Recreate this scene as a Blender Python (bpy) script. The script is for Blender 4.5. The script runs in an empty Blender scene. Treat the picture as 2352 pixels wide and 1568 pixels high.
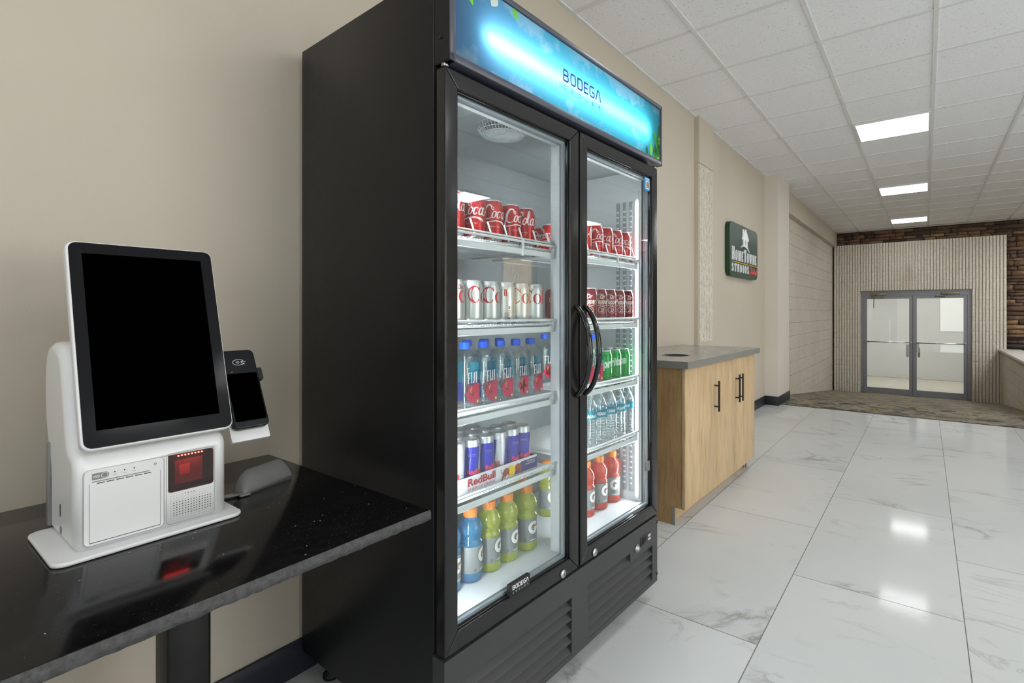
import bpy, bmesh, math, random
from mathutils import Vector, Matrix
random.seed(11)
PI = math.pi
SC = bpy.context.scene
COL = SC.collection

# ------------------------------------------------------------------ materials
MATS = {}
def srgb(r, g, b):
    def f(c):
        c /= 255.0
        return c / 12.92 if c <= 0.04045 else ((c + 0.055) / 1.055) ** 2.4
    return (f(r), f(g), f(b), 1.0)

class N:
    """tiny node helper"""
    def __init__(self, name):
        self.m = bpy.data.materials.new(name); self.m.use_nodes = True
        self.t = self.m.node_tree; self.t.nodes.clear()
        self.out = self.t.nodes.new('ShaderNodeOutputMaterial')
        MATS[name] = self.m
    def n(self, typ, **kw):
        nd = self.t.nodes.new(typ)
        ins = kw.pop('ins', {})
        for k, v in kw.items(): setattr(nd, k, v)
        for k, v in ins.items(): self.set(nd, k, v)
        return nd
    def set(self, nd, k, v):
        s = nd.inputs[k]
        if isinstance(v, bpy.types.NodeSocket): self.t.links.new(v, s)
        else: s.default_value = v
    def math(self, op, a, b=0.0, c=0.0, clamp=False):
        nd = self.n('ShaderNodeMath', operation=op); nd.use_clamp = clamp
        self.set(nd, 0, a); self.set(nd, 1, b); self.set(nd, 2, c)
        return nd.outputs[0]
    def mix(self, fac, a, b, blend='MIX'):
        nd = self.n('ShaderNodeMix', data_type='RGBA', blend_type=blend)
        self.set(nd, 0, fac); self.set(nd, 6, a); self.set(nd, 7, b)
        return nd.outputs[2]
    def ramp(self, fac, stops, interp='LINEAR'):
        nd = self.n('ShaderNodeValToRGB'); cr = nd.color_ramp; cr.interpolation = interp
        while len(cr.elements) < len(stops): cr.elements.new(0.5)
        for e, (p, c) in zip(cr.elements, stops):
            e.position = p; e.color = c if len(c) == 4 else (*c, 1)
        self.set(nd, 0, fac)
        return nd.outputs[0]
    def noise(self, vec, scale, detail=2.0, rough=0.5, dist=0.0):
        nd = self.n('ShaderNodeTexNoise', ins={'Scale': scale, 'Detail': detail, 'Roughness': rough, 'Distortion': dist})
        if vec is not None: self.set(nd, 'Vector', vec)
        return nd.outputs[0]
    def coord(self, which='Object'):
        return self.n('ShaderNodeTexCoord').outputs[which]
    def mapping(self, vec, scale=(1, 1, 1), rot=(0, 0, 0), loc=(0, 0, 0)):
        nd = self.n('ShaderNodeMapping', ins={'Scale': scale, 'Rotation': rot, 'Location': loc})
        self.set(nd, 'Vector', vec)
        return nd.outputs[0]
    def xyz(self, vec):
        nd = self.n('ShaderNodeSeparateXYZ'); self.set(nd, 0, vec)
        return nd.outputs
    def comb(self, x, y, z):
        nd = self.n('ShaderNodeCombineXYZ')
        self.set(nd, 0, x); self.set(nd, 1, y); self.set(nd, 2, z)
        return nd.outputs[0]
    def bump(self, h, strength=0.3, dist=0.01):
        nd = self.n('ShaderNodeBump', ins={'Strength': strength, 'Distance': dist})
        self.set(nd, 'Height', h)
        return nd.outputs[0]
    def pbsdf(self, color, rough=0.5, metal=0.0, normal=None, **kw):
        nd = self.n('ShaderNodeBsdfPrincipled')
        self.set(nd, 'Base Color', color); self.set(nd, 'Roughness', rough); self.set(nd, 'Metallic', metal)
        if normal is not None: self.set(nd, 'Normal', normal)
        for k, v in kw.items(): self.set(nd, k, v)
        return nd.outputs[0]
    def done(self, sh):
        self.t.links.new(sh, self.out.inputs[0])
        return self.m

def plain(name, rgb, rough=0.5, metal=0.0, var=0.06, nscale=30.0, bump=0.0, **kw):
    """procedural plain surface: a base colour with slight noise variation in colour and gloss"""
    k = N(name); co = k.coord()
    c = srgb(*rgb)
    nz = k.noise(co, nscale, 3.0)
    dark = tuple(v * (1 - var) for v in c[:3]) + (1,)
    lite = tuple(min(1, v * (1 + var)) for v in c[:3]) + (1,)
    colr = k.ramp(nz, [(0.3, dark), (0.7, lite)])
    r = k.math('MULTIPLY_ADD', nz, 0.08, max(0.0, rough - 0.04))
    nrm = k.bump(k.noise(co, nscale * 12, 2.0), bump, 0.002) if bump else None
    return k.done(k.pbsdf(colr, r, metal, nrm, **kw))

def emit(name, rgb, strength):
    k = N(name)
    nd = k.n('ShaderNodeEmission', ins={'Color': rgb if len(rgb) == 4 else (*rgb, 1), 'Strength': strength})
    return k.done(nd.outputs[0])

def thin_glass(name, tint=(1, 1, 1), f0=0.04, gloss=(1, 1, 1), rough=0.0, power=5.0):
    k = N(name)
    fac = k.n('ShaderNodeLayerWeight', ins={'Blend': 0.5}).outputs['Facing']
    fr = k.math('MULTIPLY_ADD', k.math('POWER', fac, power), 1 - f0, f0, clamp=True)
    tr = k.n('ShaderNodeBsdfTransparent', ins={'Color': (*tint, 1)}).outputs[0]
    gl = k.n('ShaderNodeBsdfGlossy', ins={'Color': (*gloss, 1), 'Roughness': rough}).outputs[0]
    mx = k.n('ShaderNodeMixShader'); k.set(mx, 0, fr); k.set(mx, 1, tr); k.set(mx, 2, gl)
    return k.done(mx.outputs[0])

# --- painted wall (beige, slight roller texture)
def make_wall(name, rgb, rough=0.55):
    k = N(name); co = k.coord()
    big = k.noise(co, 1.3, 3.0)
    c = srgb(*rgb)
    colr = k.ramp(big, [(0.3, tuple(v * .965 for v in c[:3])), (0.7, tuple(min(1, v * 1.03) for v in c[:3]))])
    h = k.noise(co, 160, 3.0, .6)
    return k.done(k.pbsdf(colr, rough, 0, k.bump(h, .12, .004)))
make_wall('wall_paint', (196, 186, 170))
make_wall('wall_paint_pale', (216, 209, 197))
make_wall('white_wall', (225, 226, 224), .7)

# --- polished marble look porcelain floor, 24 x 48 inch tiles laid in half offset
def make_floor():
    k = N('marble_tile')
    x, y, z = k.xyz(k.coord())
    W, L = 0.6096, 1.2192
    u = k.math('DIVIDE', k.math('ADD', x, 0.4878 + 60 * W), W)
    ci = k.math('FLOOR', u); fu = k.math('SUBTRACT', u, ci)
    par = k.math('MODULO', ci, 2.0)           # column left of the first joint has odd parity
    sh = k.math('MULTIPLY_ADD', par, 0.5, 0.5)
    v = k.math('ADD', k.math('DIVIDE', k.math('ADD', y, -1.911 + 20 * L), L), sh)
    ri = k.math('FLOOR', v); fv = k.math('SUBTRACT', v, ri)
    eu = k.math('MULTIPLY', k.math('MINIMUM', fu, k.math('SUBTRACT', 1.0, fu)), W)
    ev = k.math('MULTIPLY', k.math('MINIMUM', fv, k.math('SUBTRACT', 1.0, fv)), L)
    ed = k.math('MINIMUM', eu, ev)
    grout = k.math('LESS_THAN', ed, 0.0017)
    wn = k.n('ShaderNodeTexWhiteNoise', noise_dimensions='3D'); k.set(wn, 'Vector', k.comb(ci, ri, 3.0))
    off = k.n('ShaderNodeVectorMath', operation='SCALE'); k.set(off, 0, wn.outputs['Color']); k.set(off, 'Scale', 37.0)
    add = k.n('ShaderNodeVectorMath', operation='ADD'); k.set(add, 0, k.comb(x, y, 0.0)); k.set(add, 1, off.outputs[0])
    vec = add.outputs[0]
    rv = k.mapping(vec, rot=(0, 0, 0.62), scale=(.8, 1.7, 1.0))
    n1 = k.noise(rv, 1.1, 7.0, .56, .9)
    d1 = k.math('ABSOLUTE', k.math('SUBTRACT', n1, 0.5))
    n2 = k.noise(k.mapping(rv, rot=(0, 0, .5)), 2.0, 6.0, .58, 1.1)
    d2 = k.math('ABSOLUTE', k.math('SUBTRACT', n2, 0.5))
    mask = k.noise(k.mapping(vec, rot=(0, 0, .3), loc=(5, 3, 0)), 1.5, 2.0)
    m1 = k.ramp(mask, [(0.53, (0, 0, 0)), (0.68, (1, 1, 1))])
    m2 = k.ramp(mask, [(0.36, (.8, .8, .8)), (0.47, (0, 0, 0))])
    v1 = k.ramp(d1, [(0.0, (1, 1, 1)), (0.007, (.45, .45, .45)), (0.03, (0, 0, 0))])
    v2 = k.ramp(d2, [(0.0, (.6, .6, .6)), (0.006, (.25, .25, .25)), (0.022, (0, 0, 0))])
    vein = k.math('ADD', k.math('MULTIPLY', v1, m1), k.math('MULTIPLY', v2, m2), clamp=True)
    cloud = k.noise(vec, .9, 3.0)
    base = k.ramp(cloud, [(.3, srgb(199, 202, 201)), (.7, srgb(210, 212, 211))])
    c1 = k.mix(k.math('MULTIPLY', vein, .68), base, srgb(120, 112, 106))
    c2 = k.mix(grout, c1, srgb(112, 110, 106))
    r = k.math('MULTIPLY_ADD', grout, .5, .085)
    k.done(k.pbsdf(c2, r, 0, None, **{'Specular IOR Level': .09}))
make_floor()

# --- lay-in ceiling tile with short fissures
def make_ceiling():
    k = N('ceiling_tile')
    x, y, z = k.xyz(k.coord())
    ci = k.math('FLOOR', k.math('DIVIDE', k.math('ADD', x, .558), .6096)); ri = k.math('FLOOR', k.math('DIVIDE', k.math('ADD', y, -5.49), .602))
    wn = k.n('ShaderNodeTexWhiteNoise', noise_dimensions='2D'); k.set(wn, 'Vector', k.comb(ci, ri, 0))
    flip = k.math('GREATER_THAN', wn.outputs['Value'], 0.5)
    va = k.comb(k.math('MULTIPLY', x, 42.0), k.math('MULTIPLY', y, 105.0), 0)
    vb = k.comb(k.math('MULTIPLY', x, 80.0), k.math('MULTIPLY', y, 62.0), 5)
    vm = k.n('ShaderNodeMix', data_type='VECTOR'); k.set(vm, 0, flip); k.set(vm, 4, va); k.set(vm, 5, vb)
    n1 = k.noise(vm.outputs[1], 1.0, 2.0, .5, .3)
    fis = k.ramp(n1, [(.665, (0, 0, 0)), (.70, (1, 1, 1))])
    n2 = k.noise(k.coord(), 220, 2.0)
    base = k.ramp(n2, [(.35, srgb(232, 233, 236)), (.65, srgb(243, 244, 247))])
    c = k.mix(k.math('MULTIPLY', fis, .55), base, srgb(120, 118, 116))
    h = k.math('SUBTRACT', k.math('MULTIPLY', n2, .4), fis)
    k.done(k.pbsdf(c, .85, 0, k.bump(h, .25, .003)))
make_ceiling()
plain('grid_white', (222, 222, 222), .45, var=.02)

# --- concrete block wall (painted), courses 8 in, blocks 16 in ; plane given by two axes
def make_block(name, rgb, axis):
    k = N(name)
    x, y, z = k.xyz(k.coord())
    a = {'x': x, 'y': y}[axis]
    cz = k.math('DIVIDE', k.math('ADD', z, 10 * .2032 - 1.22 + 6 * .2032), .2032)
    ri = k.math('FLOOR', cz); fz = k.math('SUBTRACT', cz, ri)
    sh = k.math('MULTIPLY', k.math('MODULO', ri, 2.0), .5)
    ca = k.math('ADD', k.math('DIVIDE', k.math('ADD', a, 40.0), .4064), sh)
    fa = k.math('FRACT', ca)
    ez = k.math('MULTIPLY', k.math('MINIMUM', fz, k.math('SUBTRACT', 1.0, fz)), .2032)
    ea = k.math('MULTIPLY', k.math('MINIMUM', fa, k.math('SUBTRACT', 1.0, fa)), .4064)
    ea = k.math('ADD', ea, .004)
    wob = k.math('MULTIPLY', k.math('SUBTRACT', k.noise(k.coord(), 11, 4.0), .5), .012)
    e = k.math('ADD', k.math('MINIMUM', ez, ea), wob)
    joint = k.ramp(k.math('MULTIPLY', e, 60.0), [(0.0, (0, 0, 0)), (.5, (1, 1, 1))])
    pits = k.noise(k.coord(), 95, 4.0, .65)
    big = k.noise(k.coord(), 2.0, 3.0)
    c = srgb(*rgb)
    base = k.ramp(big, [(.3, tuple(v * .93 for v in c[:3])), (.7, tuple(min(1, v * 1.05) for v in c[:3]))])
    pit = k.ramp(pits, [(.36, (0, 0, 0)), (.54, (1, 1, 1))])
    base = k.mix(k.math('MULTIPLY', k.math('SUBTRACT', 1.0, pit), .35), base, srgb(120, 108, 90))
    h = k.math('ADD', k.math('MULTIPLY', joint, 1.0), k.math('MULTIPLY', pit, .35))
    k.done(k.pbsdf(base, .7, 0, k.bump(h, .75, .012)))
make_block('block_wall', (218, 209, 194), 'y')
make_block('block_wall_half', (208, 200, 184), 'y')

def make_rib():
    k = N('split_rib_block'); co = k.coord()
    at = k.n('ShaderNodeAttribute', attribute_name='groove').outputs['Fac']
    n1 = k.noise(co, 70, 4.0, .65); n2 = k.noise(k.mapping(co, scale=(1, 1, .5)), 2.2, 3.0)
    base = k.ramp(n1, [(.3, srgb(198, 191, 176)), (.7, srgb(226, 221, 208))])
    stain = k.ramp(n2, [(.60, (0, 0, 0)), (.78, (1, 1, 1))])
    base = k.mix(k.math('MULTIPLY', stain, .35), base, srgb(150, 122, 95))
    base = k.mix(k.math('MULTIPLY', at, .5), base, srgb(142, 124, 100))
    k.done(k.pbsdf(base, .85, 0, k.bump(n1, .8, .006)))
make_rib()

def make_stone():
    k = N('ledge_stone'); co = k.coord()
    at = k.n('ShaderNodeAttribute', attribute_name='tone').outputs['Color']
    n1 = k.noise(k.mapping(co, scale=(1, 1, 2.5)), 16, 5.0, .6)
    f = k.ramp(n1, [(.3, (.55, .55, .55)), (.7, (1.15, 1.1, 1.05))])
    c = k.mix(1.0, at, f, 'MULTIPLY')
    k.done(k.pbsdf(c, .62, 0, k.bump(n1, 1.0, .03)))
make_stone()
plain('stone_mortar', (62, 50, 42), .9)

def make_carpet():
    k = N('patterned_carpet'); co = k.coord()
    v = k.mapping(co, rot=(0, 0, -.03), scale=(1.4, 2.2, 1))
    a = k.noise(v, 3.2, 5.0, .62, .5)
    b = k.noise(k.mapping(co, scale=(1.6, 2.9, 1), loc=(4, 7, 0)), 3.8, 4.0, .65, .5)
    c = k.noise(k.mapping(co, scale=(1.4, 2.6, 1), loc=(9, 2, 0)), 2.2, 5.0, .65, .6)
    e = k.noise(k.mapping(co, scale=(1.3, 2.2, 1), loc=(1, 12, 0)), 2.3, 5.0, .6, .4)
    base = k.ramp(a, [(.33, srgb(78, 74, 64)), (.46, srgb(120, 114, 100)), (.54, srgb(168, 154, 132)), (.66, srgb(104, 98, 84))])
    base = k.mix(k.ramp(b, [(.58, (0, 0, 0)), (.61, (1, 1, 1))]), base, srgb(56, 58, 58))
    base = k.mix(k.ramp(c, [(.60, (0, 0, 0)), (.63, (1, 1, 1))]), base, srgb(150, 140, 70))
    base = k.mix(k.ramp(e, [(.62, (0, 0, 0)), (.65, (1, 1, 1))]), base, srgb(70, 88, 94))
    p = k.noise(co, 700, 2.0)
    base = k.mix(.35, base, k.ramp(p, [(.3, (.25, .25, .25)), (.7, (1, 1, 1))]), 'MULTIPLY')
    k.done(k.pbsdf(base, .95, 0, k.bump(p, .6, .004)))
make_carpet()

# --- black speckled granite
def make_granite(name, rough, fleck=.035, base=(17, 17, 18)):
    k = N(name); co = k.coord()
    vo = k.n('ShaderNodeTexVoronoi', ins={'Scale': 120.0}); k.set(vo, 'Vector', co)
    d = vo.outputs['Distance']; cc = vo.outputs['Color']
    r, g, b = k.n('ShaderNodeSeparateColor', ins={'Color': cc}).outputs[:3]
    sp = k.math('MULTIPLY', k.math('LESS_THAN', d, .16), k.math('GREATER_THAN', r, .965))
    vo2 = k.n('ShaderNodeTexVoronoi', ins={'Scale': 420.0}); k.set(vo2, 'Vector', co)
    r2 = k.n('ShaderNodeSeparateColor', ins={'Color': vo2.outputs['Color']}).outputs[0]
    sp2 = k.math('MULTIPLY', k.math('LESS_THAN', vo2.outputs['Distance'], .3), k.math('GREATER_THAN', r2, 1 - fleck))
    nz = k.noise(co, 60, 4.0)
    bc = srgb(*base)
    c = k.ramp(nz, [(.3, tuple(v * .6 for v in bc[:3])), (.7, tuple(v * 1.6 for v in bc[:3]))])
    c = k.mix(k.math('MULTIPLY', sp2, .35), c, srgb(120, 120, 118))
    c = k.mix(sp, c, srgb(190, 188, 182))
    k.done(k.pbsdf(c, rough, 0, None, **{'Specular IOR Level': .32}))
make_granite('granite_polished', .12)
def make_granite_edge():
    k = N('granite_edge'); co = k.coord()
    nz = k.noise(co, 90, 5.0, .7)
    c = k.ramp(nz, [(.3, srgb(44, 44, 45)), (.7, srgb(88, 88, 88))])
    k.done(k.pbsdf(c, .45, 0, k.bump(nz, .9, .006)))
make_granite_edge()

# --- light oak laminate, grain runs along z of the object
def make_wood(name, a, b, c3):
    k = N(name); co = k.coord()
    v = k.mapping(co, scale=(1, 1, .11))
    n1 = k.noise(v, 26, 4.0, .6, 1.0)
    v2 = k.mapping(co, scale=(1, 1, .05))
    n2 = k.noise(v2, 150, 3.0, .6)
    n3 = k.noise(k.mapping(co, scale=(1, 1, .25)), 5.0, 2.0)
    base = k.ramp(n1, [(.3, srgb(*a)), (.5, srgb(*b)), (.72, srgb(*c3))])
    base = k.mix(.45, base, k.ramp(n2, [(.35, (.62, .58, .52)), (.6, (1, 1, 1))]), 'MULTIPLY')
    base = k.mix(.4, base, k.ramp(n3, [(.3, (.85, .84, .82)), (.7, (1.1, 1.08, 1.05))]), 'MULTIPLY')
    k.done(k.pbsdf(base, .5, 0, k.bump(n2, .15, .002)))
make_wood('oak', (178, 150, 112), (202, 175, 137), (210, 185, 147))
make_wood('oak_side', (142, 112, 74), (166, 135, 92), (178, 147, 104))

plain('quartz_grey', (150, 147, 143), .22, var=.0)
plain('quartz_edge', (128, 126, 122), .35, var=.0)
plain('black_metal', (28, 28, 29), .36, var=.03, bump=.06, **{'Specular IOR Level': .22})
plain('black_gloss', (15, 15, 16), .10, var=.03)
plain('black_frame', (30, 30, 30), .18, var=.03, **{'Specular IOR Level': .4})
plain('black_matte', (22, 22, 23), .55)
plain('black_panel', (58, 58, 59), .40, var=.0, bump=.04, **{'Specular IOR Level': .4})
plain('header_trim', (72, 74, 86), .32, var=.04)
plain('black_rubber', (16, 17, 20), .6)
plain('baseboard_black', (38, 40, 48), .45)
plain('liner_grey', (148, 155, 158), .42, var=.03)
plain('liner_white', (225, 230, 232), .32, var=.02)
plain('wire_white', (226, 229, 230), .35, var=.02)
plain('plastic_white', (230, 231, 232), .30, var=.0)
plain('plastic_white_matte', (226, 227, 228), .42, var=.0)
plain('plastic_grey', (128, 128, 127), .42, var=.03, bump=.05)
plain('mid_grey', (120, 120, 121), .4)
plain('dark_grey', (48, 48, 50), .35)
plain('seam_grey', (150, 150, 150), .6)
plain('paper_white', (236, 236, 234), .8)
plain('screen_black', (1, 1, 1), .3, var=.0, **{'Specular IOR Level': .0})
plain('bezel_black', (26, 26, 28), .10, var=.0, **{'Specular IOR Level': .12})
plain('terminal_black', (26, 27, 32), .32, var=.03, **{'Specular IOR Level': .3})
plain('chrome', (200, 200, 200), .18, 1.0, var=.03)
plain('spacer_metal', (176, 186, 196), .3, .6, var=.0)
plain('chrome_rough', (176, 178, 180), .33, 1.0, var=.05)
plain('aluminium', (138, 138, 144), .42, .55, var=.05)
plain('aluminium_lid', (206, 208, 210), .36, .7, var=.03)
plain('steel_leg', (150, 150, 148), .4, .7)
plain('brass_dark', (132, 122, 100), .4, .5)
plain('sign_green', (34, 66, 52), .33, var=.04)
plain('sign_green_edge', (24, 64, 36), .4)
plain('housing_grey', (70, 84, 96), .6)
plain('letter_white', (246, 246, 250), .4, var=.0)
plain('letter_gold', (232, 176, 24), .4)
plain('letter_coral', (226, 92, 96), .45)
plain('letter_navy', (26, 22, 150), .4)
plain('letter_dark', (22, 26, 34), .5)
plain('coke_red', (176, 10, 20), .27, .25, var=.02)
plain('coke_script', (232, 230, 228), .35)
plain('diet_silver', (206, 208, 206), .30, .55, var=.03)
plain('diet_red', (190, 26, 44), .35)
plain('diet_maroon', (120, 22, 50), .5)
plain('pepper_maroon', (112, 8, 26), .25, .3, var=.04)
plain('pepper_cream', (214, 196, 188), .4)
plain('sprite_green', (18, 140, 62), .26, .3, var=.06)
plain('sprite_text', (196, 222, 200), .4)
plain('bull_blue', (44, 46, 168), .25, .35, var=.05)
plain('bull_silver', (206, 208, 214), .28, .55, var=.03)
plain('bull_red', (222, 34, 58), .35)
plain('bull_brown', (150, 62, 40), .4)
plain('bull_yellow', (238, 206, 40), .4)
plain('bull_navy', (62, 62, 120), .5)
plain('tray_card', (222, 222, 226), .7)
plain('tray_dark', (60, 52, 44), .8)
plain('tray_red', (166, 34, 52), .6)
plain('cap_blue', (22, 92, 226), .35, var=.04)
plain('cap_green', (28, 160, 70), .35)
plain('cap_orange', (238, 142, 56), .38)
plain('hibiscus', (206, 44, 84), .45)
plain('hibiscus_label', (190, 44, 84), .45)
plain('flower_gold', (222, 196, 70), .5)
plain('flower_dark', (70, 14, 34), .5)
plain('badge_green', (120, 170, 90), .5)
plain('gat_label', (142, 146, 146), .4, .15, var=.0)
plain('gat_mark_white', (238, 238, 232), .45)
plain('gat_orange', (226, 104, 44), .5)
plain('gat_black', (30, 32, 32), .5)
plain('sticker_blue', (34, 150, 206), .4)
plain('leaf_dark', (18, 92, 62), .5); plain('leaf_mid', (30, 140, 60), .5); plain('leaf_lime', (110, 200, 60), .5)
plain('leaf_pale', (196, 214, 200), .6)
plain('seam_brown', (176, 146, 108), .9)
plain('concrete_pale', (206, 200, 186), .7, var=.05, nscale=6)
plain('cap_stone', (196, 192, 186), .55, var=.04, nscale=8)
plain('dry_hill', (190, 160, 110), .95, var=.3, nscale=3)
plain('dry_branch', (196, 164, 112), .9)
plain('shrub_green', (120, 130, 52), .9, var=.3, nscale=12)

thin_glass('door_glass', (.94, .97, .97), .06)
thin_glass('entry_glass', (.93, .94, .93), .07)
thin_glass('pet_clear', (.955, .975, .98), .10, power=3.0)
thin_glass('water_tint', (.955, .985, .99), .03, power=4.0)
thin_glass('scan_glass', (.50, .09, .11), .02)

def liquid(name, rgb):
    k = N(name)
    c = srgb(*rgb)
    d = k.n('ShaderNodeBsdfDiffuse', ins={'Color': c}).outputs[0]
    t = k.n('ShaderNodeBsdfTranslucent', ins={'Color': c}).outputs[0]
    m1 = k.n('ShaderNodeMixShader', ins={0: .5}); k.set(m1, 1, d); k.set(m1, 2, t)
    tr = k.n('ShaderNodeBsdfTransparent', ins={'Color': tuple(v ** .7 for v in c[:3]) + (1,)}).outputs[0]
    m2 = k.n('ShaderNodeMixShader', ins={0: .3}); k.set(m2, 1, m1.outputs[0]); k.set(m2, 2, tr)
    g = k.n('ShaderNodeBsdfGlossy', ins={'Roughness': .05, 'Color': (1, 1, 1, 1)}).outputs[0]
    lw = k.n('ShaderNodeLayerWeight', ins={'Blend': .5}).outputs['Facing']
    fr = k.math('MULTIPLY_ADD', k.math('POWER', lw, 4.0), .6, .06, clamp=True)
    m3 = k.n('ShaderNodeMixShader'); k.set(m3, 0, fr); k.set(m3, 1, m2.outputs[0]); k.set(m3, 2, g)
    return k.done(m3.outputs[0])
liquid('drink_lime', (222, 232, 96)); liquid('drink_blue', (70, 168, 220)); liquid('drink_red', (242, 84, 60))
def see_through_print(name, rgb, alpha):
    k = N(name); c = srgb(*rgb)
    d = k.n('ShaderNodeBsdfDiffuse', ins={'Color': c}).outputs[0]
    t = k.n('ShaderNodeBsdfTranslucent', ins={'Color': c}).outputs[0]
    m1 = k.n('ShaderNodeMixShader', ins={0: .5}); k.set(m1, 1, d); k.set(m1, 2, t)
    tr = k.n('ShaderNodeBsdfTransparent', ins={'Color': tuple(min(1, v + .15) for v in c[:3]) + (1,)}).outputs[0]
    m2 = k.n('ShaderNodeMixShader', ins={0: alpha}); k.set(m2, 1, tr); k.set(m2, 2, m1.outputs[0])
    return k.done(m2.outputs[0])
see_through_print('print_cyan', (60, 196, 226), .7); see_through_print('print_blue', (20, 90, 236), .8)
see_through_print('print_teal', (70, 190, 210), .55)
see_through_print('header_box', (200, 226, 240), .35)

LAMP = 9.5
emit('panel_light', (.97, .985, 1.0), LAMP)
emit('vestibule_fill', (1.0, .99, .97), 6.5)
emit('led_white', (.93, .97, 1.0), 105.0)
emit('led_red', (1.0, .16, .08), 70.0)
emit('tube_white', (.95, 1.0, 1.0), 40.0)

def make_header_art():
    k = N('header_art'); co = k.coord()
    x, y, z = k.xyz(co)
    n1 = k.noise(k.mapping(co, scale=(1, 1, 1.3)), 7, 6.0, .62)
    sky = k.ramp(k.math('ADD', k.math('MULTIPLY', x, .55), k.math('MULTIPLY', n1, .25)),
                 [(0.05, srgb(112, 150, 205)), (.35, srgb(84, 182, 212)), (.75, srgb(62, 182, 208))])
    # printed clouds hug the upper and lower edge of the sheet
    e = k.math('ABSOLUTE', k.math('SUBTRACT', z, 1.928))
    cl = k.math('ADD', k.math('MULTIPLY', n1, 1.0), k.math('MULTIPLY', e, 2.4))
    cm = k.ramp(cl, [(.70, (0, 0, 0)), (.80, (1, 1, 1))])
    col = k.mix(k.math('MULTIPLY', cm, .35), sky, srgb(200, 222, 238))
    t = k.n('ShaderNodeBsdfTranslucent'); k.set(t, 'Color', col)
    d = k.n('ShaderNodeBsdfDiffuse'); k.set(d, 'Color', col)
    m1 = k.n('ShaderNodeMixShader', ins={0: .75}); k.set(m1, 1, d.outputs[0]); k.set(m1, 2, t.outputs[0])
    g = k.n('ShaderNodeBsdfGlossy', ins={'Roughness': .12})
    m2 = k.n('ShaderNodeMixShader', ins={0: .04}); k.set(m2, 1, m1.outputs[0]); k.set(m2, 2, g.outputs[0])
    k.done(m2.outputs[0])
make_header_art()

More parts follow.
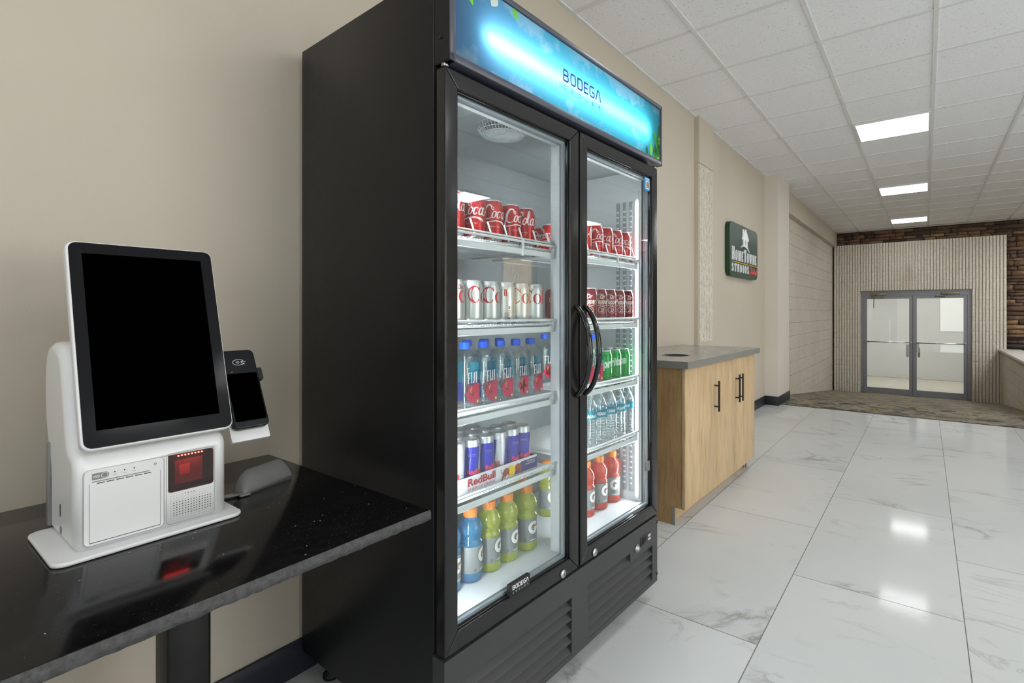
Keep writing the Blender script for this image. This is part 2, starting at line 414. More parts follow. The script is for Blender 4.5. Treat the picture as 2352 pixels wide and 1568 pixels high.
# ------------------------------------------------------------------ mesh helpers
class B:
    def __init__(self): self.bm = bmesh.new(); self.slots = []
    def mi(self, m):
        if m not in self.slots: self.slots.append(m)
        return self.slots.index(m)
    def face(self, vs, m, smooth=False):
        try:
            f = self.bm.faces.new(vs)
        except ValueError:
            return None
        f.material_index = self.mi(m); f.smooth = smooth
        return f
    def v(self, p): return self.bm.verts.new(p)
    def box(self, x0, x1, y0, y1, z0, z1, m, bevel=0.0, seg=2, rot=None):
        """axis aligned box, optionally bevelled; rot = (Matrix about its centre)"""
        t = bmesh.new()
        bmesh.ops.create_cube(t, size=1.0)
        for q in t.verts:
            q.co = Vector((q.co.x * (x1 - x0), q.co.y * (y1 - y0), q.co.z * (z1 - z0)))
        if bevel > 0:
            bmesh.ops.bevel(t, geom=t.edges[:], offset=bevel, segments=seg, affect='EDGES', profile=.5)
        c = Vector(((x0 + x1) / 2, (y0 + y1) / 2, (z0 + z1) / 2))
        for q in t.verts:
            if rot is not None: q.co = rot @ q.co
            q.co += c
        self.merge(t, m, bevel > 0)
    def merge(self, t, m, smooth=False):
        idx = self.mi(m); mp = {}
        for q in t.verts: mp[q] = self.bm.verts.new(q.co)
        for f in t.faces:
            nf = self.bm.faces.new([mp[q] for q in f.verts]); nf.material_index = idx; nf.smooth = smooth
        t.free()
    def lathe(self, prof, m, seg=32, c=(0, 0, 0), mats=None, a0=0.0, a1=2 * PI, capb=True, capt=True, smooth=True):
        """profile [(r,z)] about z; mats: material per profile segment"""
        full = abs(a1 - a0 - 2 * PI) < 1e-6
        n = seg if full else seg + 1
        rings = []
        for r, z in prof:
            rings.append([self.v((c[0] + r * math.sin(a0 + (a1 - a0) * i / seg), c[1] - r * math.cos(a0 + (a1 - a0) * i / seg), c[2] + z)) for i in range(n)])
        for j in range(len(prof) - 1):
            mm = mats[j] if mats else m
            for i in range(seg):
                i2 = (i + 1) % n
                self.face([rings[j][i], rings[j][i2], rings[j + 1][i2], rings[j + 1][i]], mm, smooth)
        if full and capb: self.face(rings[0][::-1], mats[0] if mats else m)
        if full and capt: self.face(rings[-1], mats[-1] if mats else m)
    def tube(self, pts, r, m, seg=8, closed=False, r2=None, caps=True):
        pts = [Vector(p) for p in pts]; n = len(pts); rings = []
        prev = None
        for i, p in enumerate(pts):
            if closed: d = pts[(i + 1) % n] - pts[i - 1]
            else: d = pts[min(i + 1, n - 1)] - pts[max(i - 1, 0)]
            d.normalize()
            if prev is None:
                up = Vector((0, 0, 1)) if abs(d.z) < .9 else Vector((0, 1, 0))
                s = d.cross(up).normalized()
            else:
                s = (prev - d * prev.dot(d)).normalized()
            prev = s; u = s.cross(d)
            ra = r if not callable(r) else r(i / (n - 1)); rb = ra if r2 is None else r2
            rings.append([self.v(p + s * ra * math.cos(2 * PI * k / seg) + u * rb * math.sin(2 * PI * k / seg)) for k in range(seg)])
        lim = n if closed else n - 1
        for i in range(lim):
            a, b = rings[i], rings[(i + 1) % n]
            for k in range(seg): self.face([a[k], a[(k + 1) % seg], b[(k + 1) % seg], b[k]], m, True)
        if not closed and caps:
            self.face(rings[0], m); self.face(rings[-1][::-1], m)
    def prism(self, poly, d0, d1, m, plane='xz', side=None, hole=None):
        """extrude a 2D polygon; plane xz -> depth along y, yz -> along x, xy -> along z"""
        def P(a, b, d):
            return {'xz': (a, d, b), 'yz': (d, a, b), 'xy': (a, b, d)}[plane]
        A = [self.v(P(a, b, d0)) for a, b in poly]; Bv = [self.v(P(a, b, d1)) for a, b in poly]
        n = len(poly)
        self.face(A, m); self.face(Bv[::-1], m)
        for i in range(n): self.face([A[i], Bv[i], Bv[(i + 1) % n], A[(i + 1) % n]], side or m)
    def build(self, name, parent=None, loc=None, rot=None, bevel=0.0, recalc=True, sub=0, auto=None, mats=None):
        if recalc: bmesh.ops.recalc_face_normals(self.bm, faces=self.bm.faces[:])
        me = bpy.data.meshes.new(name); self.bm.to_mesh(me); self.bm.free()
        for s in self.slots: me.materials.append(MATS[s])
        o = bpy.data.objects.new(name, me); COL.objects.link(o)
        if parent is not None: o.parent = parent
        if loc is not None: o.location = loc
        if rot is not None: o.rotation_euler = rot
        if bevel > 0:
            md = o.modifiers.new('bevel', 'BEVEL'); md.width = bevel; md.segments = 2; md.limit_method = 'ANGLE'; md.angle_limit = math.radians(40)
            md.harden_normals = False
            for p in me.polygons: p.use_smooth = True
            w = o.modifiers.new('wn', 'WEIGHTED_NORMAL'); w.keep_sharp = True
        if sub:
            sd = o.modifiers.new('sub', 'SUBSURF'); sd.levels = sub; sd.render_levels = sub
        return o

def rrect(x0, x1, z0, z1, r, n=6):
    pts = []
    for cx, cz, a in ((x1 - r, z1 - r, 0), (x0 + r, z1 - r, 90), (x0 + r, z0 + r, 180), (x1 - r, z0 + r, 270)):
        for i in range(n + 1):
            t = math.radians(a + 90 * i / n)
            pts.append((cx + r * math.cos(t), cz + r * math.sin(t)))
    return pts

def tag(o, label, cat, group=None):
    o['label'] = label; o['category'] = cat
    if group: o['group'] = group
    return o
def thing(name, label, cat, loc=(0, 0, 0), rotz=0.0, group=None):
    o = bpy.data.objects.new(name, None); o.empty_display_size = .1; COL.objects.link(o)
    o.location = loc; o.rotation_euler = (0, 0, rotz)
    return tag(o, label, cat, group)
def struct(o):
    o['kind'] = 'structure'
    return o
def dup(root, loc, rotz, label, cat=None, group=None):
    r = root.copy(); COL.objects.link(r); r.location = loc; r.rotation_euler = (0, 0, rotz); r['label'] = label
    if cat: r['category'] = cat
    if group: r['group'] = group
    for ch in list(root.children):
        c = ch.copy(); COL.objects.link(c); c.parent = r
        for g in list(ch.children):
            d = g.copy(); COL.objects.link(d); d.parent = c
    return r

# ---- flat lettering: returns list of polygons (2D) -------------------------
_TXT = {}
def glyphs(txt, size=1.0, shear=0.0, bold=0.0, space=1.0, align='LEFT'):
    key = (txt, size, shear, bold, space, align)
    if key in _TXT: return _TXT[key]
    cu = bpy.data.curves.new('tmp_text', 'FONT'); cu.body = txt; cu.size = size; cu.shear = shear; cu.offset = bold * size
    cu.space_character = space; cu.align_x = align; cu.fill_mode = 'FRONT' if hasattr(cu, 'fill_mode') else cu.fill_mode
    cu.resolution_u = 4
    o = bpy.data.objects.new('tmp_text', cu); COL.objects.link(o)
    bpy.context.view_layer.update()
    dg = bpy.context.evaluated_depsgraph_get()
    me = bpy.data.meshes.new_from_object(o.evaluated_get(dg))
    polys = [[(me.vertices[i].co.x, me.vertices[i].co.y) for i in p.vertices] for p in me.polygons]
    bpy.data.objects.remove(o); bpy.data.curves.remove(cu); bpy.data.meshes.remove(me)
    _TXT[key] = polys
    return polys
def fit(polys, x0, x1, z0, z1):
    """scale polygons so that their bounds fill the given rectangle"""
    xs = [p[0] for q in polys for p in q]; ys = [p[1] for q in polys for p in q]
    ax, bx, ay, by = min(xs), max(xs), min(ys), max(ys)
    sx = (x1 - x0) / (bx - ax); sy = (z1 - z0) / (by - ay)
    return [[(x0 + (a - ax) * sx, z0 + (b - ay) * sy) for a, b in q] for q in polys]
def catmull(pts, n=8, closed=False):
    out = []; L = len(pts)
    rng = range(L) if closed else range(L - 1)
    for i in rng:
        p0 = pts[i - 1] if (closed or i > 0) else pts[i]
        p1 = pts[i]; p2 = pts[(i + 1) % L]; p3 = pts[(i + 2) % L] if (closed or i + 2 < L) else p2
        for k in range(n):
            t = k / n
            out.append(tuple(.5 * ((2 * b) + (-a + c) * t + (2 * a - 5 * b + 4 * c - d) * t * t + (-a + 3 * b - 3 * c + d) * t ** 3) for a, b, c, d in zip(p0, p1, p2, p3)))
    if not closed: out.append(tuple(pts[-1]))
    return out
def ribbon(pts, n=6, closed=False):
    """pts (x, y, width) -> quads of a brush stroke"""
    s = catmull(pts, n, closed); L = len(s); lr = []
    for i in range(L):
        a = s[(i - 1) % L] if closed or i > 0 else s[i]; b = s[(i + 1) % L] if closed or i < L - 1 else s[i]
        dx, dy = b[0] - a[0], b[1] - a[1]; l = math.hypot(dx, dy) or 1e-9
        w = s[i][2] / 2; nx, ny = -dy / l * w, dx / l * w
        lr.append(((s[i][0] + nx, s[i][1] + ny), (s[i][0] - nx, s[i][1] - ny)))
    q = []
    for i in range(L if closed else L - 1):
        a, b = lr[i], lr[(i + 1) % L]
        q.append([a[1], b[1], b[0], a[0]])
    return q
def ellipse_ring(cx, cy, a, b, ia, ib, t0=0, t1=360, n=36, rot=0.0, shift=0.0):
    q = []; c, s = math.cos(rot), math.sin(rot)
    def P(A, Bv, t, dx=0):
        x, y = A * math.cos(t) + dx, Bv * math.sin(t)
        return (cx + x * c - y * s, cy + x * s + y * c)
    for i in range(n):
        t, u = math.radians(t0 + (t1 - t0) * i / n), math.radians(t0 + (t1 - t0) * (i + 1) / n)
        q.append([P(ia, ib, t, shift), P(a, b, t), P(a, b, u), P(ia, ib, u, shift)])
    return q
def disc(cx, cy, a, b, n=20):
    return [[(cx + a * math.cos(2 * PI * i / n), cy + b * math.sin(2 * PI * i / n)) for i in range(n)]]
def poly_xf(polys, sx=1, sy=1, dx=0, dy=0, rot=0.0, shear=0.0):
    c, s = math.cos(rot), math.sin(rot)
    out = []
    for q in polys:
        out.append([((x * sx + shear * y * sy) * c - y * sy * s + dx, (x * sx + shear * y * sy) * s + y * sy * c + dy) for x, y in q])
    return out
def decal(b, polys, m, fn, step=None):
    """place 2D polygons on a surface; step cuts them in x so that they can bend round a cylinder"""
    t = bmesh.new()
    for q in polys:
        try: t.faces.new([t.verts.new((p[0], p[1], 0)) for p in q])
        except ValueError: pass
    if step:
        xs = [v.co.x for v in t.verts]
        if xs:
            x = math.floor(min(xs) / step) * step + step
            while x < max(xs):
                bmesh.ops.bisect_plane(t, geom=t.verts[:] + t.edges[:] + t.faces[:], plane_co=(x, 0, 0), plane_no=(1, 0, 0)); x += step
    mp = {v: b.bm.verts.new(fn(v.co.x, v.co.y)) for v in t.verts}
    for f in t.faces:
        try:
            nf = b.bm.faces.new([mp[v] for v in f.verts]); nf.material_index = b.mi(m)
        except ValueError: pass
    t.free()
def on_cyl(r, a_off=0.0):
    """decal coordinates: x along the circumference (0 = front, towards -y), y up"""
    return lambda x, y: (r * math.sin(x / r + a_off), -r * math.cos(x / r + a_off), y)

# ------------------------------------------------------------------ camera
CAMZ = 1.1957
cam = bpy.data.cameras.new('camera'); camo = bpy.data.objects.new('camera', cam); COL.objects.link(camo)
camo.location = (0, 0, CAMZ); camo.rotation_euler = (PI / 2, 0, .6291)
cam.sensor_fit = 'HORIZONTAL'; cam.sensor_width = 36.0; cam.lens = 1172.1 / 2352 * 36
cam.shift_x = (1176 - 1272.7) / 2352; cam.shift_y = (715.7 - 784) / 2352
cam.clip_start = .02
SC.camera = camo

# ------------------------------------------------------------------ the room
XL, XR, YB, YE, ZC = -1.68, 6.0, -3.4, 13.0, 2.9417
def slab(name, x0, x1, y0, y1, z0, z1, m, parent=None):
    b = B(); b.box(x0, x1, y0, y1, z0, z1, m)
    return struct(b.build(name, parent))
slab('floor', XL - .2, XR + .2, YB - .2, 7.06, -.15, 0, 'marble_tile')
# carpet: flat strip, ramp down to the entry doors, flat field beside the half wall
def ramp_z(y): return 0.0 if y < 7.8 else -.109 * (y - 7.8)
b = B()
ys = [7.06, 7.8, 12.85, 13.2]
for i in range(3):
    a, c = ys[i], ys[i + 1]
    x1 = XR + .2 if i == 0 else 1.40
    za, zc = ramp_z(a), ramp_z(min(c, 12.85))
    if i == 2: za = zc = ramp_z(12.85)
    q = [b.v((XL - .1, a, za)), b.v((x1, a, za)), b.v((x1, c, zc)), b.v((XL - .1, c, zc))]
    b.face(q, 'patterned_carpet')
q = [b.v((1.36, 7.8, 0)), b.v((XR + .2, 7.8, 0)), b.v((XR + .2, 13.2, 0)), b.v((1.36, 13.2, 0))]
b.face(q, 'patterned_carpet')
b.box(XL - .1, XR, 7.045, 7.062, -.02, .004, 'black_rubber')
struct(b.build('floor_carpet'))
slab('wall_left', XL - .2, XL, YB - .2, 7.4, -.15, ZC + .1, 'wall_paint')
# rough block wall past the second pilaster, plain bulkhead over it
slab('wall_block', XL - .2, XL, 7.4, 13.2, -1.2, 2.72, 'block_wall')
slab('trim_bulkhead', XL - .2, -1.60, 7.5, 13.05, 2.635, ZC + .05, 'wall_paint')
# front wall behind the camera: wide unseen glazing added for fill light
fx0, fx1, fz0, fz1 = .5, 5.6, .25, 2.68
b = B()
b.box(XL - .2, fx0, YB - .2, YB, -.15, ZC + .1, 'wall_paint_pale'); b.box(fx1, XR + .2, YB - .2, YB, -.15, ZC + .1, 'wall_paint_pale')
b.box(fx0, fx1, YB - .2, YB, -.15, fz0, 'wall_paint_pale'); b.box(fx0, fx1, YB - .2, YB, fz1, ZC + .1, 'wall_paint_pale')
struct(b.build('wall_front'))
def storefront(name, along, a0, a1, z0, z1, at, n):
    b = B()
    def bx(p0, p1, q0, q1):
        if along == 'x': b.box(p0, p1, at - .1, at - .02, q0, q1, 'aluminium')
        else: b.box(at + .02, at + .1, p0, p1, q0, q1, 'aluminium')
    bx(a0, a1, z0, z0 + .06); bx(a0, a1, z1 - .06, z1)
    for i in range(n + 1):
        p = a0 + (a1 - a0 - .05) * i / n; bx(p, p + .05, z0, z1)
    o = struct(b.build(name))
    b = B()
    if along == 'x': b.box(a0, a1, at - .066, at - .058, z0, z1, 'entry_glass')
    else: b.box(at + .058, at + .066, a0, a1, z0, z1, 'entry_glass')
    struct(b.build('window_pane', o))
def fill_light(name, loc, rot, sx, sy, power, col):  # area lamp added behind unseen glazing to brighten the room
    l = bpy.data.lights.new(name, 'AREA'); l.shape = 'RECTANGLE'; l.size = sx; l.size_y = sy; l.energy = power; l.color = col
    o = bpy.data.objects.new(name, l); COL.objects.link(o); o.location = loc; o.rotation_euler = rot
storefront('added_window_front', 'x', fx0, fx1, fz0, fz1, YB, 4)
fill_light('fill_front', ((fx0 + fx1) / 2, YB - .16, (fz0 + fz1) / 2), (PI / 2, 0, 0), fx1 - fx0, fz1 - fz0, 120, (.97, .985, 1.0))
# right hand wall with a window (it only shows as a reflection in the cooler glass)
wy0, wy1, wz0, wz1 = 7.9, 9.1, 1.06, 2.46
b = B()
ry0, ry1, rz0, rz1 = 1.0, 4.6, .25, 2.68  # opening added for the unseen side glazing and its fill lamp
b.box(XR, XR + .2, YB - .2, ry0, -.15, ZC + .1, 'wall_paint_pale'); b.box(XR, XR + .2, ry0, ry1, -.15, rz0, 'wall_paint_pale'); b.box(XR, XR + .2, ry0, ry1, rz1, ZC + .1, 'wall_paint_pale')
b.box(XR, XR + .2, ry1, wy0, -.15, ZC + .1, 'split_rib_block')
b.box(XR, XR + .2, wy1, 13.2, -.15, ZC + .1, 'split_rib_block')
b.box(XR, XR + .2, wy0, wy1, -.15, wz0, 'split_rib_block')
b.box(XR, XR + .2, wy0, wy1, wz1, ZC + .1, 'split_rib_block')
struct(b.build('wall_right'))
b = B()
for (a0, a1, c0, c1) in ((wy0, wy0 + .05, wz0, wz1), (wy1 - .05, wy1, wz0, wz1), (wy0, wy1, wz0, wz0 + .05), (wy0, wy1, wz1 - .05, wz1)):
    b.box(XR - .01, XR + .1, a0, a1, c0, c1, 'aluminium')
w1 = struct(b.build('window_1'))
storefront('added_window_side', 'y', ry0, ry1, rz0, rz1, XR, 3)  # unseen side glazing, added to bring fill light into the room
fill_light('fill_side', (XR + .16, (ry0 + ry1) / 2, (rz0 + rz1) / 2), (PI / 2, 0, PI / 2), ry1 - ry0, rz1 - rz0, 190, (.97, .985, 1.0))
b = B(); b.box(XR + .045, XR + .053, wy0 + .05, wy1 - .05, wz0 + .05, wz1 - .05, 'entry_glass'); struct(b.build('window_pane', w1))

# pilasters on the left wall
b = B(); b.box(XL - .05, -1.632, 4.445, 4.835, 2.53, ZC + .02, 'wall_paint')
p1 = struct(b.build('pilaster_capital', bevel=.004))
b = B()
b.box(XL - .05, -1.642, 4.45, 4.83, 0, 2.53, 'wall_paint')
struct(b.build('pilaster'))
def ribbed(b, x0, x1, z0, z1, yf, depth=.017, pitch=.0508, course0=1.22, flip=None, rnd=.0035, dz=.0254, hole=None):
    """split rib block face looking towards -y, between x0 and x1"""
    prof = [(0.0, 1), (.10, 1), (.17, .25), (.24, 0), (.80, 0), (.87, .25), (.94, 1)]
    xs = []
    nr = max(1, round((x1 - x0) / pitch)); p = (x1 - x0) / nr
    for i in range(nr):
        for f, d in prof: xs.append((x0 + (i + f) * p, d))
    xs.append((x1, 1))
    nz = max(2, round((z1 - z0) / dz)); g = {}
    lay = b.bm.verts.layers.float.get('groove') or b.bm.verts.layers.float.new('groove')
    for j in range(nz + 1):
        z = z0 + (z1 - z0) * j / nz
        cz = ((z - course0) / .2032) % 1.0
        seam = .005 if min(cz, 1 - cz) < .065 else 0
        for i, (x, d) in enumerate(xs):
            y = yf + d * depth + (0 if d == 1 else random.uniform(-rnd, rnd) + seam)
            q = (x + random.uniform(-.001, .001), y, z)
            vv = b.v(flip(*q) if flip else q); vv[lay] = d
            g[i, j] = vv
    for j in range(nz):
        for i in range(len(xs) - 1):
            b.face([g[i, j], g[i + 1, j], g[i + 1, j + 1], g[i, j + 1]], 'split_rib_block')
b = B()
ribbed(b, 4.46, 4.80, .92, 2.525, 0, .016, .043, flip=lambda x, y, z: (-1.632 - y, x, z), rnd=.003)
struct(b.build('trim_rib_blocks'))
slab('pilaster_plain', XL - .05, -1.517, 6.93, 7.575, -.05, ZC + .02, 'wall_paint_pale')

# baseboards (black rubber cove)
def baseboard(name, segs):
    b = B()
    for (x0, x1, y0, y1) in segs: b.box(x0, x1, y0, y1, 0, .115, 'baseboard_black', .004)
    return struct(b.build(name))
baseboard('baseboard_left', [(XL, XL + .012, YB, 4.45), (XL, XL + .012, 4.83, 6.93), (-1.642, -1.63, 4.44, 4.84), (XL, -1.505, 6.918, 6.93), (-1.517, -1.505, 6.918, 7.58)])

# ledge stone feature wall at the far end
b = B()
lay = b.bm.loops.layers.color.new('tone')
tones = [(104, 80, 62), (128, 100, 76), (150, 118, 88), (116, 96, 82), (160, 130, 98), (98, 78, 66), (136, 112, 94), (126, 94, 68)]
def stone_rows(x0, x1, z0, z1):
    z = z0
    while z < z1 - .01:
        h = min(random.choice((.05, .06, .07, .085, .10)), z1 - z)
        x = x0 - random.uniform(0, .2)
        while x < x1:
            L = random.uniform(.14, .48)
            if random.random() < .25: L *= .6
            xa, xb = max(x, x0), min(x + L, x1)
            if xb - xa > .02:
                t = bmesh.new(); bmesh.ops.create_cube(t, size=1.0)
                d = random.uniform(.02, .055)
                for q in t.verts:
                    q.co = Vector(((xa + xb) / 2 + q.co.x * (xb - xa - .008), 12.985 - d / 2 + q.co.y * (d + .03), z + h / 2 + q.co.z * (h - .008)))
                    q.co += Vector((random.uniform(-.006, .006), random.uniform(-.010, .010), random.uniform(-.008, .008)))
                bmesh.ops.bevel(t, geom=t.edges[:], offset=.008, segments=2, affect='EDGES')
                f = random.uniform(.72, 1.12); c = [v * f for v in random.choice(tones)]
                col = tuple(min(255, v) / 255 for v in c) + (1.0,)
                n0 = len(b.bm.faces)
                b.merge(t, 'ledge_stone', True)
                b.bm.faces.ensure_lookup_table()
                for f in b.bm.faces[n0:]:
                    for lp in f.loops: lp[lay] = col
            x += L
        z += h
stone_rows(XL, 3.4, 2.66, ZC - .002)
stone_rows(1.247, 3.4, -.1, 2.66)
stone = struct(b.build('wall_stone', recalc=False))
b = B(); b.box(XL - .2, -1.145, 12.97, 13.2, -1.2, ZC + .1, 'stone_mortar'); b.box(.733, XR + .2, 12.97, 13.2, -1.2, ZC + .1, 'stone_mortar'); b.box(-1.145, .733, 12.97, 13.2, 1.65, ZC + .1, 'stone_mortar')
struct(b.build('wall_back'))
# ribbed block surround of the entry doors
b = B()
b.bm.verts.layers.float.new('groove')
ZB = -.60
ribbed(b, -1.65, -1.145, ZB, 1.645, 12.85)
ribbed(b, .733, 1.245, ZB, 1.645, 12.85)
ribbed(b, -1.65, 1.245, 1.645, 2.655, 12.85)
for (x0, x1, z0, z1) in ((-1.65, -1.145, ZB, 1.645), (.733, 1.245, ZB, 1.645), (-1.65, 1.245, 1.645, 2.655)):
    b.box(x0, x1, 12.874, 12.98, z0, z1, 'split_rib_block')
struct(b.build('wall_entry', recalc=False))
# half wall with stone cap along the ramp
slab('wall_half', 1.165, 1.40, 7.55, 12.85, -.75, .445, 'block_wall_half')
b = B(); b.box(1.125, 1.45, 7.50, 12.86, .445, .488, 'cap_stone', .006); struct(b.build('trim_wall_cap'))

# ------------------------------------------------------------------ ceiling
b = B(); b.box(XL - .2, XR + .2, YB - .2, 13.2, ZC + .006, ZC + .12, 'ceiling_tile')
ceil = struct(b.build('ceiling'))
b = B()
x = -.558 - 2 * .6096
while x < XR:
    if x > XL: b.box(x - .012, x + .012, YB, YE, ZC - .001, ZC + .008, 'grid_white')
    x += .6096
y = 5.49 - 15 * .602
while y < YE:
    if y > YB: b.box(XL, XR, y - .012, y + .012, ZC, ZC + .0085, 'grid_white')
    y += .602
b.box(XL, XL + .022, YB, YE, ZC - .002, ZC + .008, 'grid_white'); b.box(XL, XR, YE - .06, YE - .03, ZC - .002, ZC + .008, 'grid_white')
struct(b.build('ceiling_grid', ceil))
def light_fixture(first, x0, y0, label):
    if first is None:
        t = thing('ceiling_light', label, 'ceiling light', (x0 + .3048, y0 + .301, ZC), 0, 'recessed square ceiling lights')
        b = B()
        for (a0, a1, c0, c1) in ((-.293, .293, -.289, -.272), (-.293, .293, .272, .289), (-.293, -.276, -.289, .289), (.276, .293, -.289, .289)):
            b.box(a0, a1, c0, c1, -.012, .006, 'grid_white')
        b.build('light_frame', t)
        b = B(); b.box(-.277, .277, -.273, .273, -.010, .004, 'panel_light', .002); b.build('diffuser', t)
        return t
    return dup(first, (x0 + .3048, y0 + .301, ZC), 0, label)
CX = -.558; DY = 5 * .602
L0 = light_fixture(None, CX, 5.49, 'square ceiling light nearest to the drinks cooler, largest of the row')
light_fixture(L0, CX, 5.49 + DY, 'square ceiling light in the middle of the three in view')
light_fixture(L0, CX, 5.49 + 2 * DY, 'square ceiling light farthest away, just before the stone wall')
for nm, yy in (('above the drinks cooler, out of frame', 5.49 - DY), ('above the kiosk table, out of frame', 5.49 - 2 * DY)):
    light_fixture(L0, CX, yy, 'square ceiling light ' + nm)
CX2 = CX + 7 * .6096
for nm, cc, yy in (('above the front glazing', 4, -.53), ('above the open floor', 4, 2.48), ('above the table side of the lobby', 5, .072), ('above the middle of the lobby', 5, 1.276), ('above the cooler side of the lobby', 4, 1.878), ('above the lobby entrance', 5, 2.48), ('above the ramp edge', 5, 9.102), ('above the far field', 6, 10.306), ('next to the far wall', 4, 10.908), ('right of the ramp', 5, 10.908), ('beside the ramp', 4, 8.50), ('over the half wall', 4, 11.51), ('over the ramp top', 4, 9.102), ('over the ramp middle', 4, 10.306), ('by the stone wall', 5, 11.51), ('between ramp and side wall', 5, 10.306), ('farthest by the stone wall', 6, 11.51)):
    light_fixture(L0, CX + cc * .6096, yy, 'square ceiling light %s, out of frame' % nm)  # unseen panels added to brighten the lobby and the far end
for k, nm in enumerate(('nearest', 'second', 'third', 'fourth', 'farthest')):
    light_fixture(L0, CX2, 4.889 + (k - 2) * DY, 'square ceiling light across the lobby, %s of the far row, mirrored in cooler glass' % nm)

# ------------------------------------------------------------------ entry doors and vestibule
def door_leaf(name, x0, x1, hinge):
    """one aluminium storefront leaf; local origin at its lower left corner"""
    b = B(); w = x1 - x0; zt = 2.085; st = .06
    b.box(0, st, 0, .045, 0, zt, 'aluminium'); b.box(w - st, w, 0, .045, 0, zt, 'aluminium')
    b.box(st, w - st, 0, .045, 0, .115, 'aluminium'); b.box(st, w - st, 0, .045, zt - .07, zt, 'aluminium')
    d = struct(b.build(name, None, (x0, 12.945, -.545)))
    b = B(); b.box(st - .005, w - st + .005, .018, .026, .11, zt - .065, 'entry_glass'); b.build('glass_pane', d)
    b = B(); b.tube([(.02, -.045, 1.10), (w - .02, -.045, 1.10)], .013, 'chrome', 10)
    for xx in (.03, w - .03): b.box(xx - .016, xx + .016, -.05, 0, 1.082, 1.118, 'chrome_rough')
    b.build('push_bar', d)
    b = B()
    if hinge == 'l': b.box(w, w + .009, .01, .04, 0, zt, 'dark_grey')
    if hinge == 'l': b.box(w - .115, w - .075, -.012, 0.018, .80, 1.06, 'chrome_rough'); b.box(w - .072, w - .06, -.03, 0, .80, 1.06, 'chrome_rough')
    else: b.box(.075, .115, -.012, .018, .80, 1.0, 'brass_dark'); b.box(.062, .10, -.025, .0, .9, 1.1, 'chrome_rough')
    b.build('pull_handle', d)
    b = B(); xx = .12 if hinge == 'l' else w - .42
    b.box(xx, xx + .30, -.06, 0, zt + .005, zt + .055, 'brass_dark', .004)
    b.tube([(xx + .12, -.03, zt), (xx + .02 if hinge == 'l' else xx - .1, -.05, zt - .03), (xx + (.24 if hinge == 'l' else .06), -.02, zt - .04)], .009, 'brass_dark', 6)
    if hinge == 'l': b.tube([(.19, -.03, zt), (.185, -.03, zt - .26)], .006, 'dark_grey', 6)
    b.build('door_closer', d)
    return d
door_leaf('door_1', -1.085, -.215, 'l'); door_leaf('door_2', -.205, .672, 'r')
b = B()
b.box(-1.145, -1.087, 12.93, 13.02, -.547, 1.534, 'aluminium'); b.box(.674, .733, 12.93, 13.02, -.547, 1.534, 'aluminium')
b.box(-1.145, .733, 12.93, 13.02, 1.534, 1.645, 'aluminium'); b.box(-1.145, .733, 12.92, 13.05, -.565, -.548, 'chrome_rough')
struct(b.build('trim_doorframe'))
slab('floor_vestibule', -3, 3, 13.06, 16.4, -.8, -.55, 'concrete_pale')
slab('wall_vestibule_back', -3, 3, 16.3, 16.5, -.8, 2.4, 'white_wall')
slab('wall_vestibule_left', -3.2, -3, 13.06, 16.5, -.8, 2.4, 'white_wall'); slab('wall_vestibule_right', 3, 3.2, 13.06, 16.5, -.8, 2.4, 'white_wall')
slab('ceiling_vestibule', -3.2, 3.2, 13.06, 16.5, 2.3, 2.45, 'white_wall')
b = B()
x = -3.0
pts = []
while x < 3.0:
    pts.append((x, 16.27 - random.uniform(0, .05), -.549)); x += .12
b.tube(pts, lambda t: .003 + .008 * abs(math.sin(t * 37)), 'seam_brown', 5); struct(b.build('trim_floor_seam'))
t = thing('vestibule_fill', 'long ceiling light in the white vestibule beyond the entry doors', 'ceiling light', (0, 14.6, 2.3))
b = B(); b.box(-1.6, 1.6, -.5, .5, -.02, 0, 'vestibule_fill'); b.build('diffuser', t)  # unseen glowing panel added to brighten the vestibule
b = B(); b.box(-1.62, 1.62, -.52, -.5, -.03, 0, 'grid_white'); b.box(-1.62, 1.62, .5, .52, -.03, 0, 'grid_white'); b.build('light_frame', t)

# outside the window of the right hand wall
b = B()
g = [[b.v((XR + 1 + i * 1.2, 2 + j * 1.2, -.3 + i * 1.0 + random.uniform(-.25, .25))) for j in range(16)] for i in range(8)]
for i in range(7):
    for j in range(15): b.face([g[i][j], g[i + 1][j], g[i + 1][j + 1], g[i][j + 1]], 'dry_hill', True)
struct(b.build('hill'))
t = thing('bare_shrub', 'dry bare shrub on the slope outside the side window', 'shrub', (XR + 2.6, 10.2, .1))
b = B()
for k in range(46):
    a = random.uniform(0, 2 * PI); r = random.uniform(.3, 1.2); h = random.uniform(1.2, 3.4)
    p = [(0, 0, 0), (r * .3 * math.cos(a), r * .3 * math.sin(a), h * .4), (r * .7 * math.cos(a + .3), r * .7 * math.sin(a + .3), h * .75), (r * math.cos(a + .5), r * math.sin(a + .5), h)]
    b.tube(catmull(p, 3), lambda q: .022 * (1 - q * .8), 'dry_branch', 5)
b.build('branches', t)

# world and sun outside
w = bpy.data.worlds.new('world'); SC.world = w; w.use_nodes = True
nt = w.node_tree; nt.nodes.clear()
bg = nt.nodes.new('ShaderNodeBackground'); ow = nt.nodes.new('ShaderNodeOutputWorld'); sk = nt.nodes.new('ShaderNodeTexSky')
sk.sky_type = 'NISHITA'; sk.sun_elevation = math.radians(38); sk.sun_rotation = math.radians(250); sk.sun_disc = False
nt.links.new(sk.outputs[0], bg.inputs[0]); bg.inputs[1].default_value = .25; nt.links.new(bg.outputs[0], ow.inputs[0])
sl = bpy.data.lights.new('sun', 'SUN'); sl.energy = 9.0; sl.angle = .01; sl.color = (1, .9, .72)
so = bpy.data.objects.new('sun', sl); COL.objects.link(so); so.rotation_euler = (0, math.radians(-38), 0)

